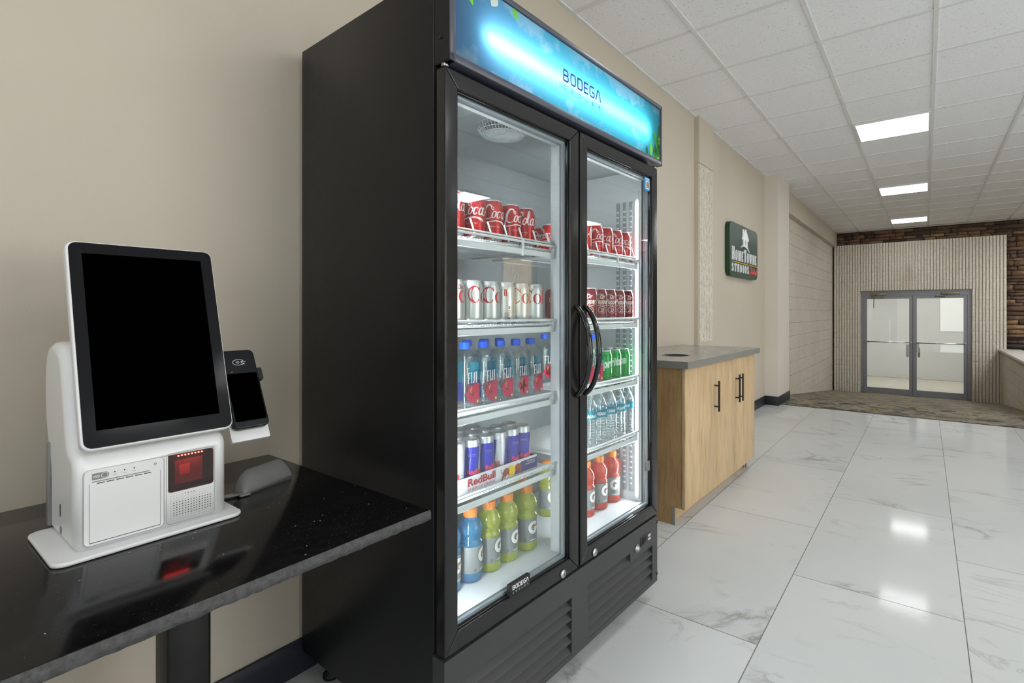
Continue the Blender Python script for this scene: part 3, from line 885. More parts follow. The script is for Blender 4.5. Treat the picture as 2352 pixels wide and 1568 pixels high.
# ------------------------------------------------------------------ drinks cooler
# local axes: x along the front (away from the camera), y into the cabinet, z up; doors' front plane is y = 0
FA = .0302
FO = (-.94, .8452, 0.0); FR = PI / 2 - FA
def fw(x, y, z=0):
    """cooler-local point in room coordinates"""
    return (FO[0] + math.sin(FA) * x - math.cos(FA) * y, FO[1] + math.cos(FA) * x + math.sin(FA) * y, z)
fridge = thing('drinks_cooler', 'tall black two-door glass display cooler with lit blue header', 'drinks cooler', FO, FR)
YI0, YI1, ZI0, ZI1 = .062, .475, .40, 1.785
b = B()
b.box(0, .050, .046, .715, .085, 2.048, 'black_metal', .003); b.box(1.088, 1.138, .046, .715, .085, 2.048, 'black_metal', .003)
b.box(.04, 1.10, .49, .715, .085, 2.048, 'black_metal'); b.box(.04, 1.10, .10, .60, 1.79, 2.046, 'black_metal')
b.box(.04, 1.10, .048, .60, .085, .396, 'black_metal'); b.box(.04, 1.10, .046, .12, 1.785, 1.80, 'black_metal')
b.build('cabinet_body', fridge)
b = B()
q = lambda pts, m: b.face([b.v(p) for p in pts], m)
X0, X1 = .051, 1.087
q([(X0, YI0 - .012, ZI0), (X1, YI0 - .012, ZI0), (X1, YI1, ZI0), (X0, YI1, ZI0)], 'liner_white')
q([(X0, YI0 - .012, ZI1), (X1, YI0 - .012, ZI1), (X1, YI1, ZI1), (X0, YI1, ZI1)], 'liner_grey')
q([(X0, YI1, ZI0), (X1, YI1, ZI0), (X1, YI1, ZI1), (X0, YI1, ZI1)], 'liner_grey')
q([(X0, YI0 - .012, ZI0), (X0, YI1, ZI0), (X0, YI1, ZI1), (X0, YI0 - .012, ZI1)], 'liner_white')
q([(X1, YI0 - .012, ZI0), (X1, YI1, ZI0), (X1, YI1, ZI1), (X1, YI0 - .012, ZI1)], 'liner_white')
b.box(X0, X1, .046, .062, ZI1 - .045, ZI1, 'liner_white'); b.box(X0, X1, .046, .062, ZI0 - .006, ZI0 + .004, 'liner_white')
b.build('interior_liner', fridge, recalc=False)
b = B(); b.box(.521, .606, .046, .088, ZI0, ZI1 - .02, 'liner_white', .003); b.build('centre_mullion', fridge)
# header: black box with a lamp tube behind a printed translucent sheet
b = B()
hx0, hx1, hz0, hz1, hy = .004, 1.156, 1.806, 2.056, -.012
b.box(hx0, hx1, hy, .0475, hz0, hz0 + .020, 'header_trim', .002); b.box(hx0, hx1, hy, .0475, hz1 - .016, hz1, 'header_trim', .002)
b.box(hx0, hx0 + .018, hy, .0475, hz0, hz1, 'header_trim', .002); b.box(hx1 - .012, hx1, hy, .0475, hz0, hz1, 'header_trim', .002)
b.box(hx0 - .0015, hx0 + .004, hy + .004, .0478, hz0 + .002, hz1 - .002, 'black_metal')
hd = b.build('header_box', fridge)
b = B()
def hq(p): b.face([b.v(x) for x in p], 'housing_grey')
ix0, ix1, iz0, iz1, iy0, iy1 = hx0 + .018, hx1 - .012, hz0 + .02, hz1 - .016, -.002, .095
hq([(ix0, iy1, iz0), (ix1, iy1, iz0), (ix1, iy1, iz1), (ix0, iy1, iz1)])
hq([(ix0, iy0, iz0), (ix1, iy0, iz0), (ix1, iy1, iz0), (ix0, iy1, iz0)]); hq([(ix0, iy0, iz1), (ix1, iy0, iz1), (ix1, iy1, iz1), (ix0, iy1, iz1)])
hq([(ix0, iy0, iz0), (ix0, iy1, iz0), (ix0, iy1, iz1), (ix0, iy0, iz1)]); hq([(ix1, iy0, iz0), (ix1, iy1, iz0), (ix1, iy1, iz1), (ix1, iy0, iz1)])
b.build('lamp_housing', hd, recalc=False)
b = B(); b.tube([(.135, .019, 1.918), (1.045, .019, 1.925)], .0085, 'tube_white', 10); b.build('lamp_tube', hd)
b = B()
b.face([b.v(p) for p in ((ix0, -.005, iz0), (ix1, -.005, iz0), (ix1, -.005, iz1), (ix0, -.005, iz1))], 'header_art')
b.build('lit_sign_sheet', fridge, recalc=False)
# lettering of the header: squared, rounded capitals
def bodega(h=1.0):
    w = .17; L = []
    def st(pts, closed=False): return ribbon([(x, y, w) for x, y in pts], 2, closed)
    def rr(x0, x1, y0, y1, r=.16): return rrect(x0, x1, y0, y1, r, 2)
    P = []
    P += [[(0, 0), (.17, 0), (.17, 1), (0, 1)]] + st([(.10, .92), (.52, .92), (.64, .82), (.64, .62), (.54, .52), (.10, .52)]) + st([(.54, .52), (.68, .42), (.68, .18), (.56, .08), (.10, .08)])                       # B
    P += poly_xf(st(rr(.08, .70, .08, .92), True), dx=.98)                                     # O
    P += poly_xf(st(rr(.08, .70, .08, .92), True) , dx=1.96)                                    # D
    P += poly_xf([[(0, 0), (.17, 0), (.17, 1), (0, 1)]], dx=1.96)
    P += poly_xf([[(0, 0), (.17, 0), (.17, 1), (0, 1)], [(0, 0), (.66, 0), (.66, .17), (0, .17)], [(0, .83), (.66, .83), (.66, 1), (0, 1)], [(0, .42), (.58, .42), (.58, .58), (0, .58)]], dx=2.92)  # E
    P += poly_xf(st([(.72, .92), (.24, .92), (.08, .78), (.08, .22), (.24, .08), (.60, .08), (.72, .2), (.72, .46), (.40, .46)]), dx=3.78)   # G
    P += poly_xf(st([(.05, 0), (.30, .80), (.44, .92), (.58, .80), (.83, 0)]), dx=4.72)          # A without bar
    return P
b = B()
plane = lambda y: (lambda u, v: (u, y, v))
bod = bodega()
decal(b, fit(bod, .4675, .688, 1.9205, 1.961), 'letter_navy', plane(-.0062))
for k, ch in enumerate('COOLER'):
    g = glyphs(ch, 1.0, 0, .025)
    cx = .476 + k * .0405
    decal(b, fit(g, cx - .006 if ch != 'L' else cx - .004, cx + .006 if ch != 'L' else cx + .005, 1.8955, 1.9095), 'letter_dark', plane(-.0062))
b.build('sign_lettering', fridge, recalc=False)
b = B()
for (u0, u1, v0, v1) in ((.445, .525, 1.892, 1.915), (.520, .585, 1.885, 1.910), (.588, .650, 1.885, 1.910), (.650, .705, 1.890, 1.913)):
    b.face([b.v(p) for p in ((u0, -.0056, v0), (u1, -.0056, v0), (u1, -.0056, v1), (u0, -.0056, v1))], 'header_box')
def leaf(u, v, L, wd, ang, m):
    n = 7; up = []; dn = []
    for i in range(n + 1):
        t = i / n; y = wd * math.sin(PI * t ** .8) * .5
        up.append((t * L, y)); dn.append((t * L, -y))
    poly = [[p for p in dn] + [p for p in reversed(up)][1:-1]]
    decal(b, poly_xf(poly, rot=math.radians(ang), dx=u, dy=v), m, plane(-.0058))
for (u, v, L, wd, an, m) in ((1.138, 1.835, .085, .034, 118, 'leaf_mid'), (1.142, 1.85, .095, .038, 98, 'leaf_dark'), (1.12, 1.83, .062, .03, 110, 'leaf_dark'), (1.142, 1.835, .06, .034, 150, 'leaf_lime'),
                             (1.10, 1.828, .05, .03, 95, 'leaf_dark'), (1.065, 1.828, .066, .026, 88, 'leaf_lime'), (1.03, 1.828, .034, .024, 95, 'leaf_dark'), (1.132, 1.91, .058, .034, 172, 'leaf_mid'), (1.128, 1.925, .062, .03, 70, 'leaf_dark'),
                             (1.122, 1.885, .05, .03, 55, 'leaf_lime'), (1.09, 1.83, .03, .02, 60, 'leaf_lime'), (1.14, 1.88, .05, .03, 120, 'leaf_dark'),
                             (.05, 2.04, .075, .030, -62, 'leaf_lime'), (.08, 2.04, .04, .03, -40, 'leaf_pale'), (.03, 2.035, .05, .03, -75, 'leaf_pale'), (.17, 2.04, .04, .03, -120, 'leaf_pale'), (.235, 2.04, .035, .022, -50, 'leaf_lime')):
    leaf(u, v, L, wd, an, m)
b.build('printed_leaves', fridge, recalc=False)

# doors -----------------------------------------------------------------
def make_door(name, x0, x1, gx0, gx1, hx, lockx):
    z0, z1, gz0, gz1 = .3535, 1.792, .402, 1.747
    b = B()
    def bar(poly):   # mitred frame bar from outer and inner corner pairs
        F = [b.v((p[0], 0, p[1])) for p in poly]; S = [b.v((p[0], .034, p[1])) for p in poly]
        b.face(F, 'black_frame'); b.face(S[::-1], 'black_frame')
        for i in range(4): b.face([F[i], S[i], S[(i + 1) % 4], F[(i + 1) % 4]], 'black_frame')
    O = [(x0, z0), (x1, z0), (x1, z1), (x0, z1)]; I = [(gx0, gz0), (gx1, gz0), (gx1, gz1), (gx0, gz1)]
    for i in range(4): bar([O[i], O[(i + 1) % 4], I[(i + 1) % 4], I[i]])
    d = b.build(name, fridge, bevel=.004)
    b = B()   # stepped inner bead that holds the glass
    i = .004
    for (a0, a1, c0, c1) in ((gx0 - .001, gx0 + i, gz0, gz1), (gx1 - i, gx1 + .001, gz0, gz1), (gx0, gx1, gz0 - .001, gz0 + i), (gx0, gx1, gz1 - i, gz1 + .001)):
        b.box(a0, a1, .007, .034, c0, c1, 'black_gloss', .0015)
    b.build('glazing_bead', d)
    b = B(); j = .0115   # bright metal spacer between the two sheets of glass
    for (a0, a1, c0, c1) in ((gx0 + i, gx0 + j, gz0 + i, gz1 - i), (gx1 - j, gx1 - i, gz0 + i, gz1 - i), (gx0 + j, gx1 - j, gz0 + i, gz0 + j), (gx0 + j, gx1 - j, gz1 - j, gz1 - i)):
        b.box(a0, a1, .0175, .0275, c0, c1, 'spacer_metal')
    b.build('glass_spacer', d)
    b = B()   # white magnetic gasket against the cabinet, dotted by the light strips
    for (a0, a1, c0, c1) in ((gx0 - .014, gx0 - .003, gz0, gz1), (gx1 + .003, gx1 + .014, gz0, gz1), (gx0, gx1, gz0 - .013, gz0 - .003), (gx0, gx1, gz1 + .003, gz1 + .013)):
        b.box(a0, a1, .034, .045, c0, c1, 'mid_grey')
    b.build('gasket', d)
    b = B(); b.box(gx0 + .002, gx1 - .002, .012, .0165, gz0 + .002, gz1 - .002, 'door_glass'); b.build('glass_pane', d, recalc=True)
    b = B()
    zz = [(1.212, 0), (1.205, .012), (1.18, .030), (1.14, .046), (1.09, .055), (1.04, .055), (.99, .046), (.952, .030), (.930, .012), (.922, 0)]
    b.tube(catmull([(hx, -y, z) for z, y in zz], 4), .0105, 'black_gloss', 12, r2=.008)
    b.build('handle', d)
    b = B()
    b.lathe([(.0135, 0), (.0135, .004), (.011, .007), (.004, .0075)], 'chrome', 20)
    bmesh.ops.rotate(b.bm, verts=b.bm.verts, matrix=Matrix.Rotation(PI / 2, 3, 'X'))
    b.box(-.0008, .0008, -.0082, -.007, -.0035, .0035, 'black_matte')
    b.build('lock', d, loc=(lockx, 0, .370))
    return d
dl = make_door('door', -.002, .5625, .040, .512, .545, .472)
dr = make_door('door', .5725, 1.134, .614, 1.087, .598, .654)
b = B(); b.box(.226, .312, -.003, .010, .404, .437, 'black_matte', .002)
decal(b, fit(bod, .236, .304, .4195, .4325), 'letter_white', plane(-.0036))
for k, ch in enumerate('COOLER'):
    cx = .2385 + k * .0125
    decal(b, fit(glyphs(ch, 1.0), cx - .0018, cx + .0018, .4095, .4145), 'letter_white', plane(-.0036))
b.build('name_plate', dl)
b = B(); b.box(1.040, 1.094, .0105, .0118, 1.690, 1.746, 'sticker_blue')
b.box(1.051, 1.083, .0100, .0106, 1.697, 1.728, 'letter_white'); b.box(1.054, 1.080, .0098, .0101, 1.700, 1.725, 'plastic_grey')
b.box(1.046, 1.088, .0100, .0106, 1.736, 1.7385, 'letter_white'); b.box(1.050, 1.084, .0100, .0106, 1.7315, 1.733, 'letter_white')
b.build('blue_sticker', dr)
# worn tape mark on the right glass and hinge caps
b = B(); b.box(1.055, 1.083, .0108, .0118, .545, .585, 'mid_grey', .003); b.build('tape_scrap', dr)
for xx in (.008, 1.128):
    b = B(); b.lathe([(.009, 0), (.009, .008)], 'chrome_rough', 14); b.build('hinge_pin', fridge, loc=(xx, .012, 1.7945))
# base with louvred grilles
b = B()
bz0, bz1 = .074, .346
P = [(-.004, .040), (.522, .613), (1.088, 1.132)]
for a0, a1 in P: b.box(a0, a1, 0, .044, .092, .272, 'black_panel')
b.box(-.004, 1.132, 0, .044, .272, bz1, 'black_panel'); b.box(-.004, 1.132, 0, .044, bz0, .092, 'black_panel')
b.box(.905, 1.088, 0, .034, .2365, .272, 'black_panel')
for a0, a1 in ((.040, .522), (.613, 1.088)): b.box(a0, a1, .037, .043, .092, .272, 'black_matte')
for (a0, a1) in ((.040, .522), (.613, 1.088)):
    for k in range(5):
        z = .272 - k * .036
        e = a1 if not (a0 > .5 and k == 0) else .905
        pf = [(.030, z), (.030, z - .003), (.001, z - .0345), (.001, z - .036), (.005, z - .036), (.034, z - .002)]
        q0 = [b.v((a0 - .001, p[0], p[1])) for p in pf]; q1 = [b.v((e + .001, p[0], p[1])) for p in pf]
        b.face(q0, 'black_panel'); b.face(q1[::-1], 'black_panel')
        for i in range(6): b.face([q0[i], q1[i], q1[(i + 1) % 6], q0[(i + 1) % 6]], 'black_panel')
base = b.build('base_grille', fridge)
b = B(); b.lathe([(.016, 0), (.016, .004), (.010, .006), (.010, .010), (.004, .011)], 'chrome_rough', 20)
bmesh.ops.rotate(b.bm, verts=b.bm.verts, matrix=Matrix.Rotation(PI / 2, 3, 'X')); b.build('key_switch', fridge, loc=(.956, 0, .272))
b = B(); b.box(.984, 1.070, -.003, .004, .266, .302, 'dark_grey', .0012)
b.box(.990, 1.040, -.0036, -.002, .272, .297, 'bezel_black', .0005)
for xx in (1.050, 1.061):
    for zz in (.277, .291): b.box(xx - .004, xx + .004, -.0042, -.002, zz - .004, zz + .004, 'plastic_white', .001)
b.build('thermostat', fridge)
for (xx, zz) in ((1.127, .32), (1.127, .105)):
    b = B(); b.box(xx - .002, xx + .006, -.002, .006, zz - .006, zz + .006, 'black_matte', .001); b.build('panel_screw', fridge)
for (xx, yy) in ((.06, .12), (1.07, .12), (.06, .64), (1.07, .64)):
    b = B(); b.lathe([(.026, 0), (.026, .012), (.014, .018), (.014, .09)], 'black_rubber', 16); b.build('foot', fridge, loc=(xx, yy, 0))
b = B(); b.lathe([(.004, 0), (.004, .003)], 'black_gloss', 10); bmesh.ops.rotate(b.bm, verts=b.bm.verts, matrix=Matrix.Rotation(-PI / 2, 3, 'Y')); b.build('header_screw', hd, loc=(hx0 - .0015, .022, 1.868))
# fan guard under the interior ceiling
b = B(); fc = (.375, .165)
for r in (.012, .021, .030, .039, .048, .057, .066, .075):
    b.tube([(fc[0] + r * math.cos(a), fc[1] + r * math.sin(a), ZI1 - .026 + (.010 if r > .07 else 0)) for a in [2 * PI * i / 40 for i in range(40)]], .0014, 'liner_white', 5, True)
for i in range(44):
    a = 2 * PI * i / 44; c, s = math.cos(a), math.sin(a)
    b.tube([(fc[0] + .012 * c, fc[1] + .012 * s, ZI1 - .026), (fc[0] + .066 * c, fc[1] + .066 * s, ZI1 - .025), (fc[0] + .078 * c, fc[1] + .078 * s, ZI1 - .012), (fc[0] + .082 * c, fc[1] + .082 * s, ZI1)], .0013, 'liner_white', 4)
b.lathe([(.012, -.027), (.012, -.024)], 'liner_white', 16, c=(fc[0], fc[1], ZI1))
b.lathe([(.060, -.002), (.060, -.001)], 'dark_grey', 32, c=(fc[0], fc[1], ZI1))
b.lathe([(.088, -.003), (.088, .0)], 'liner_white', 40, c=(fc[0], fc[1], ZI1), capb=False, capt=False)
b.build('fan_guard', fridge)
# light strips
def led(x0, x1, y0, y1, lens):
    b = B(); b.box(x0, x1, y0, y1, .415, 1.70, 'liner_white'); o = b.build('light_strip', fridge)
    b = B(); b.box(*lens, .43, 1.655, 'led_white', .0015); b.build('lens', o)
led(1.080, 1.0865, .060, .076, (1.0775, 1.0805, .0625, .0725))
led(.0515, .058, .060, .076, (.0575, .0605, .0625, .0725))
led(.608, .614, .072, .088, (.6135, .6165, .0745, .0845))
# slotted shelf standards on the side walls
def standard(x, sgn, y):
    b = B(); b.box(min(x, x + sgn * .004), max(x, x + sgn * .004), y - .008, y + .008, .44, 1.66, 'liner_grey')
    for k in range(52):
        z = .47 + k * .0225
        b.box(min(x + sgn * .004, x + sgn * .0065), max(x + sgn * .004, x + sgn * .0065), y - .0052, y + .0052, z, z + .006, 'letter_white')  # white bars paint in the LED glints at the slots
    b.build('shelf_standard', fridge)
for yy in (.097, .128, .160, .40): standard(1.0865, -1, yy)
for yy in (.097, .40): standard(.0515, 1, yy)
# wire shelves
def shelf(x0, x1, z, guard=False):
    b = B(); y0, y1 = .064, .455
    m = 'wire_white'
    for k in range(int((x1 - x0) / .0105)):
        x = x0 + .006 + k * .0105
        b.box(x - .0013, x + .0013, y0 + .004, y1, z - .0042, z - .0012, m)
    for yy in (y0 + .012, .20, .33, y1): b.tube([(x0, yy, z - .006), (x1, yy, z - .006)], .0028, m, 6)
    for xx in (x0, x1): b.tube([(xx, y0, z - .006), (xx, y1, z - .006)], .003, m, 6)
    # front rail: upper rod, lower lip, rounded ends
    b.tube(catmull([(x0, y0 + .01, z - .004), (x0 + .002, y0, z + .006), (x0 + .01, y0 - .002, z + .009), (x1 - .01, y0 - .002, z + .009), (x1 - .002, y0, z + .006), (x1, y0 + .01, z - .004)], 6), .0042, m, 8)
    b.box(x0, x1, y0 - .003, y0 + .002, z - .030, z - .012, m, .002)
    b.box(x0, x0 + .004, y0 - .003, y0 + .018, z - .030, z + .006, m, .001); b.box(x1 - .004, x1, y0 - .003, y0 + .018, z - .030, z + .006, m, .001)
    if guard:
        for k in range(7):
            x = x0 + .03 + k * (x1 - x0 - .05) / 6
            b.tube([(x, y0 - .001, z + .002), (x - .010, y0 + .010, z + .052)], .0028, m, 6)
        b.tube([(x0, y0 - .001, z + .018), (x1, y0 - .001, z + .018)], .003, m, 6)
        b.tube([(x1 - .001, y0 - .004, z - .004), (x1 - .001, y0 + .030, z + .052), (x1 - .001, y0 + .20, z + .052)], .0025, m, 6)
        b.tube([(x1 - .001, y0 + .02, z + .03), (x1 - .001, y0 + .20, z + .03)], .0022, m, 6)
        b.box((x0 + x1) / 2 + .06, (x0 + x1) / 2 + .07, y0 - .006, y0 + .002, z - .034, z + .018, m, .002)
    b.build('shelf', fridge)
ZS = (1.400, 1.160, .922, .690)
for i, z in enumerate(ZS):
    shelf(.062, .512, z, i == 0); shelf(.622, 1.078, z, i == 0)

# ------------------------------------------------------------------ drinks on the shelves
SIDE_L, SIDE_R = 'left door', 'right door'
def place(o, x, y, z, turn=0.0):
    p = fw(x, y, z); o.location = p; o.rotation_euler = (0, 0, FR + turn)
ORD = ('first', 'second', 'third', 'fourth', 'fifth', 'sixth', 'seventh')
def row(make, xs, y, z, labels, cat, group, turns=None, jit=.004):
    """first item is built, the others are copies with their own labels"""
    first = make()
    out = []
    for i, x in enumerate(xs):
        yy = (y[i] if isinstance(y, (list, tuple)) else y) + (random.uniform(-jit, jit) if jit else 0)
        tr = turns[i] if turns else random.uniform(-.15, .15)
        o = first if i == 0 else dup(first, (0, 0, 0), 0, labels[i])
        tag(o, labels[i], cat, group); place(o, x, yy, z, tr); out.append(o)
    return out
def more(first, xs, ys, z, labels, cat, group, turns=None):
    for i, x in enumerate(xs):
        o = dup(first, (0, 0, 0), 0, labels[i], cat, group)
        place(o, x, ys[i] if isinstance(ys, (list, tuple)) else ys, z, turns[i] if turns else random.uniform(-1.2, 1.2))

def can_shell(t, m, R=.0330, H=.122, rn=.0265):
    b = B()
    b.lathe([(.024, .0), (.0245, .002), (R - .004, .009), (R - .0008, .014), (R, .019), (R, H - .022), (R - .0012, H - .016), (rn + .0012, H - .004), (rn, H - .002), (rn, H)], m, 40,
            mats=['aluminium_lid', 'aluminium_lid', m, m, m, m, m, m, 'aluminium_lid'], capt=False)
    b.build('can_body', t)
    b = B()
    b.lathe([(rn, H - .001), (rn + .0012, H + .0004), (rn, H + .0016), (rn - .002, H), (rn - .0035, H - .004), (.006, H - .0035), (.0, H - .0035)], 'aluminium_lid', 36, capb=False, capt=False)
    b.build('lid', t)
    b = B()
    b.tube([(.006 * math.cos(a) , -.004 + .010 * math.sin(a), H - .0018) for a in [2 * PI * i / 16 for i in range(16)]], .0013, 'aluminium_lid', 6, True, r2=.0008)
    b.lathe([(.0035, -.0035), (.0035, -.0012)], 'aluminium_lid', 10, c=(0, .003, H))
    b.build('pull_tab', t)

# script lettering for the red cola can
def script_cola():
    P = []
    # first capital with its long tail running under the word
    P += ribbon([(.62, .70, .05), (.60, .86, .10), (.46, .97, .08), (.28, .88, .13), (.13, .60, .17), (.09, .30, .16), (.17, .07, .10), (.36, .01, .06), (.58, .10, .05), (.74, .28, .03)], 7)
    P += ribbon([(.10, .30, .10), (.02, .08, .12), (-.02, -.12, .11), (.10, -.24, .07), (.40, -.22, .07), (.80, -.14, .08), (1.2, -.14, .07), (1.45, -.22, .11), (1.62, -.36, .02)], 7)
    P += ribbon([(1.2, -.12, .03), (1.36, -.17, .12), (1.60, -.24, .10), (1.80, -.40, .02)], 6)
    P += ribbon([(.74, .62, .08), (.62, .70, .05), (.66, .82, .04), (.76, .78, .04), (.74, .62, .05)], 6)
    def o(x): return poly_xf(ellipse_ring(0, 0, .17, .26, .085, .20, n=22), dx=x, dy=.30, shear=.25)
    P += o(.80)
    P += ribbon([(.92, .50, .03), (1.02, .46, .03), (1.10, .52, .04)], 4)
    P += poly_xf(ellipse_ring(0, 0, .17, .26, .085, .20, 40, 330, n=20), dx=1.16, dy=.30, shear=.25)
    P += o(1.52) + poly_xf([[(.12, -.25), (.22, -.25), (.22, .27), (.12, .27)]], dx=1.52, dy=.30, shear=.25)
    P += ribbon([(1.68, .06, .07), (1.80, .04, .05), (1.92, .20, .03)], 4)
    P += [[(1.94, .26), (2.10, .26), (2.10, .34), (1.94, .34)]]
    # second word
    P += ribbon([(2.72, .74, .05), (2.66, .96, .09), (2.48, 1.02, .06), (2.34, .82, .12), (2.22, .52, .16), (2.20, .24, .14), (2.30, .05, .09), (2.50, .02, .05), (2.70, .16, .03)], 7)
    P += ellipse_ring(2.62, .82, .11, .17, .06, .12, n=18, rot=-.3)
    P += o(2.86)
    P += ribbon([(3.02, .18, .04), (3.16, .62, .06), (3.24, .98, .05), (3.16, 1.06, .04), (3.10, .86, .08), (3.08, .36, .10), (3.16, .06, .06), (3.26, .12, .03)], 6)
    P += o(3.44) + poly_xf([[(.12, -.25), (.22, -.25), (.22, .27), (.12, .27)]], dx=3.44, dy=.30, shear=.25)
    P += ribbon([(3.60, .06, .07), (3.70, .05, .04), (3.80, .18, .02)], 4)
    return P
def make_red_cola():
    t = thing('cola_can', 'x', 'can')
    can_shell(t, 'coke_red')
    R = .0330 + .00025; f = on_cyl(R)
    b = B(); k = .0425
    decal(b, poly_xf(script_cola(), sx=k, sy=k, dx=-1.78 * k, dy=.066, shear=.05), 'coke_script', f)
    for x0, s in ((-1.25 * k, 'ORIGINAL TASTE'), (.55 * k, 'ORIGINAL TASTE')):
        g = glyphs(s, 1.0); decal(b, fit(g, x0, x0 + .032, .0425, .0450), 'coke_script', f, .004)
    for xo in (-.0665, .0985):   # small print that runs up the seam
        g = poly_xf(fit(glyphs('RECYCLE ME', 1.0, 0, .02), 0, .044, 0, .006), rot=PI / 2, dx=xo - .006, dy=.022); decal(b, g, 'coke_script', f, .004)
        for kx in range(3): decal(b, [[(xo + .003 + kx * .0015, .024), (xo + .0035 + kx * .0015, .024), (xo + .0035 + kx * .0015, .056), (xo + .003 + kx * .0015, .056)]], 'coke_script', f)
    for j in range(3): decal(b, fit(glyphs('PER CAN', 1.0), -.010, .0, .016 + j * .003, .018 + j * .003), 'coke_script', f, .004)
    b.build('logo', t, recalc=False)
    return t
def make_diet():
    t = thing('diet_cola_can', 'x', 'can')
    can_shell(t, 'diet_silver')
    R = .0330 + .00025; f = on_cyl(R); b = B()
    H = .052; z = .060
    def C(x): return poly_xf(ellipse_ring(0, 0, .36, .52, .20, .46, 38, 322, n=34, shift=.055) + [[(.26, .20), (.32, .20), (.32, .50), (.29, .50), (.27, .36)]], dx=x, dy=.52)
    def o(x): return poly_xf(ellipse_ring(0, 0, .29, .36, .145, .33, n=34), dx=x, dy=.36)
    def kk(x): return poly_xf([[(0, 0), (.16, 0), (.16, 1.02), (0, 1.02)], [(.16, .34), (.20, .34), (.44, .68), (.36, .68)], [(.17, .38), (.28, .48), (.56, 0), (.38, 0)], [(-.04, 0), (.20, 0), (.20, .03), (-.04, .03)]], dx=x)
    def e(x): return poly_xf(ellipse_ring(0, 0, .27, .36, .14, .32, 0, 315, n=30, shift=.03) + [[(-.14, -.02), (.26, -.02), (.26, .03), (-.14, .03)]], dx=x, dy=.36)
    P = C(.38) + o(1.04) + kk(1.42) + e(2.14)
    decal(b, poly_xf(P, sx=H, sy=H * .88, dx=-1.2 * H, dy=z), 'diet_red', f)
    decal(b, fit(glyphs('Diet', 1.0, .3, .01), .62 * H, 1.0 * H, z + .036, z + .048), 'diet_maroon', f, .004)
    for xo in (-.078,):
        decal(b, poly_xf(fit(glyphs('RECYCLE ME', 1.0, 0, .03), 0, .045, 0, .0055), rot=PI / 2, dx=xo, dy=.008), 'diet_maroon', f, .004)
        decal(b, [[(xo - .020, z + .022), (xo - .011, z + .022), (xo - .011, z + .042), (xo - .020, z + .042)]], 'diet_red', f)
        for kx in range(6): decal(b, [[(xo - .018 + kx * .0022, .010), (xo - .017 + kx * .0022, .010), (xo - .017 + kx * .0022, .034), (xo - .018 + kx * .0022, .034)]], 'mid_grey', f)
    decal(b, fit(glyphs('12 FL OZ (355 mL)', 1.0), -.012, .012, .010, .0125), 'diet_maroon', f, .004)
    b.build('logo', t, recalc=False)
    return t
def make_pepper():
    t = thing('maroon_soda_can', 'x', 'can')
    can_shell(t, 'pepper_maroon')
    R = .0330 + .00025; f = on_cyl(R); b = B()
    decal(b, fit(glyphs('Dr', 1.0, .25, .035), -.010, .014, .084, .101), 'pepper_cream', f, .004)
    decal(b, fit(glyphs('Pepper', 1.0, .25, .03), -.026, .030, .058, .085), 'pepper_cream', f, .004)
    decal(b, ellipse_ring(.001, .080, .036, .024, .0345, .0225, 100, 330), 'pepper_cream', f)
    decal(b, ellipse_ring(0, .042, .017, .013, .0155, .0115), 'pepper_cream', f)
    decal(b, fit(glyphs('23', 1.0, .2, .02), -.008, .008, .035, .049), 'pepper_cream', f, .004)
    decal(b, fit(glyphs('12 FL OZ', 1.0), -.010, .010, .014, .017), 'pepper_cream', f, .004)
    b.build('logo', t, recalc=False)
    return t
def make_sprite():
    t = thing('green_soda_can', 'x', 'can')
    can_shell(t, 'sprite_green')
    R = .0330 + .00025; f = on_cyl(R); b = B()
    decal(b, poly_xf(fit(glyphs('Sprite', 1.0, .2, .05), -.045, .045, 0, .044), rot=.10, dx=0, dy=.048), 'sprite_text', f, .004)
    decal(b, fit(glyphs('12 FL OZ', 1.0), -.010, .010, .012, .0145), 'sprite_text', f, .004)
    b.build('logo', t, recalc=False)
    return t
def bulls(s, dx, dy):
    """two charging animals facing each other in front of a disc, as on the carton"""
    body = [(-1.0, -.55), (-.86, -.30), (-.80, .02), (-.62, .30), (-.30, .42), (-.02, .30), (.06, .06), (.0, -.12), (.10, -.30), (-.02, -.34), (-.16, -.18), (-.36, -.26), (-.52, -.52), (-.60, -.50), (-.54, -.24), (-.70, -.40), (-.86, -.62)]
    tail = [(x, y, w) for x, y, w in ((-.78, .05, .05), (-1.0, .12, .05), (-.96, .34, .05), (-.86, .36, .03))]
    L = [body] ; T = ribbon(tail, 4)
    flip = [[(-x + .12, y + .12) for x, y in body]]
    horn = ribbon([(-.02, .28, .07), (.06, .40, .05), (.0, .52, .02)], 4)
    return poly_xf(L + T + horn, s, s, dx, dy), poly_xf(flip, s, s, dx + s * .62, dy)
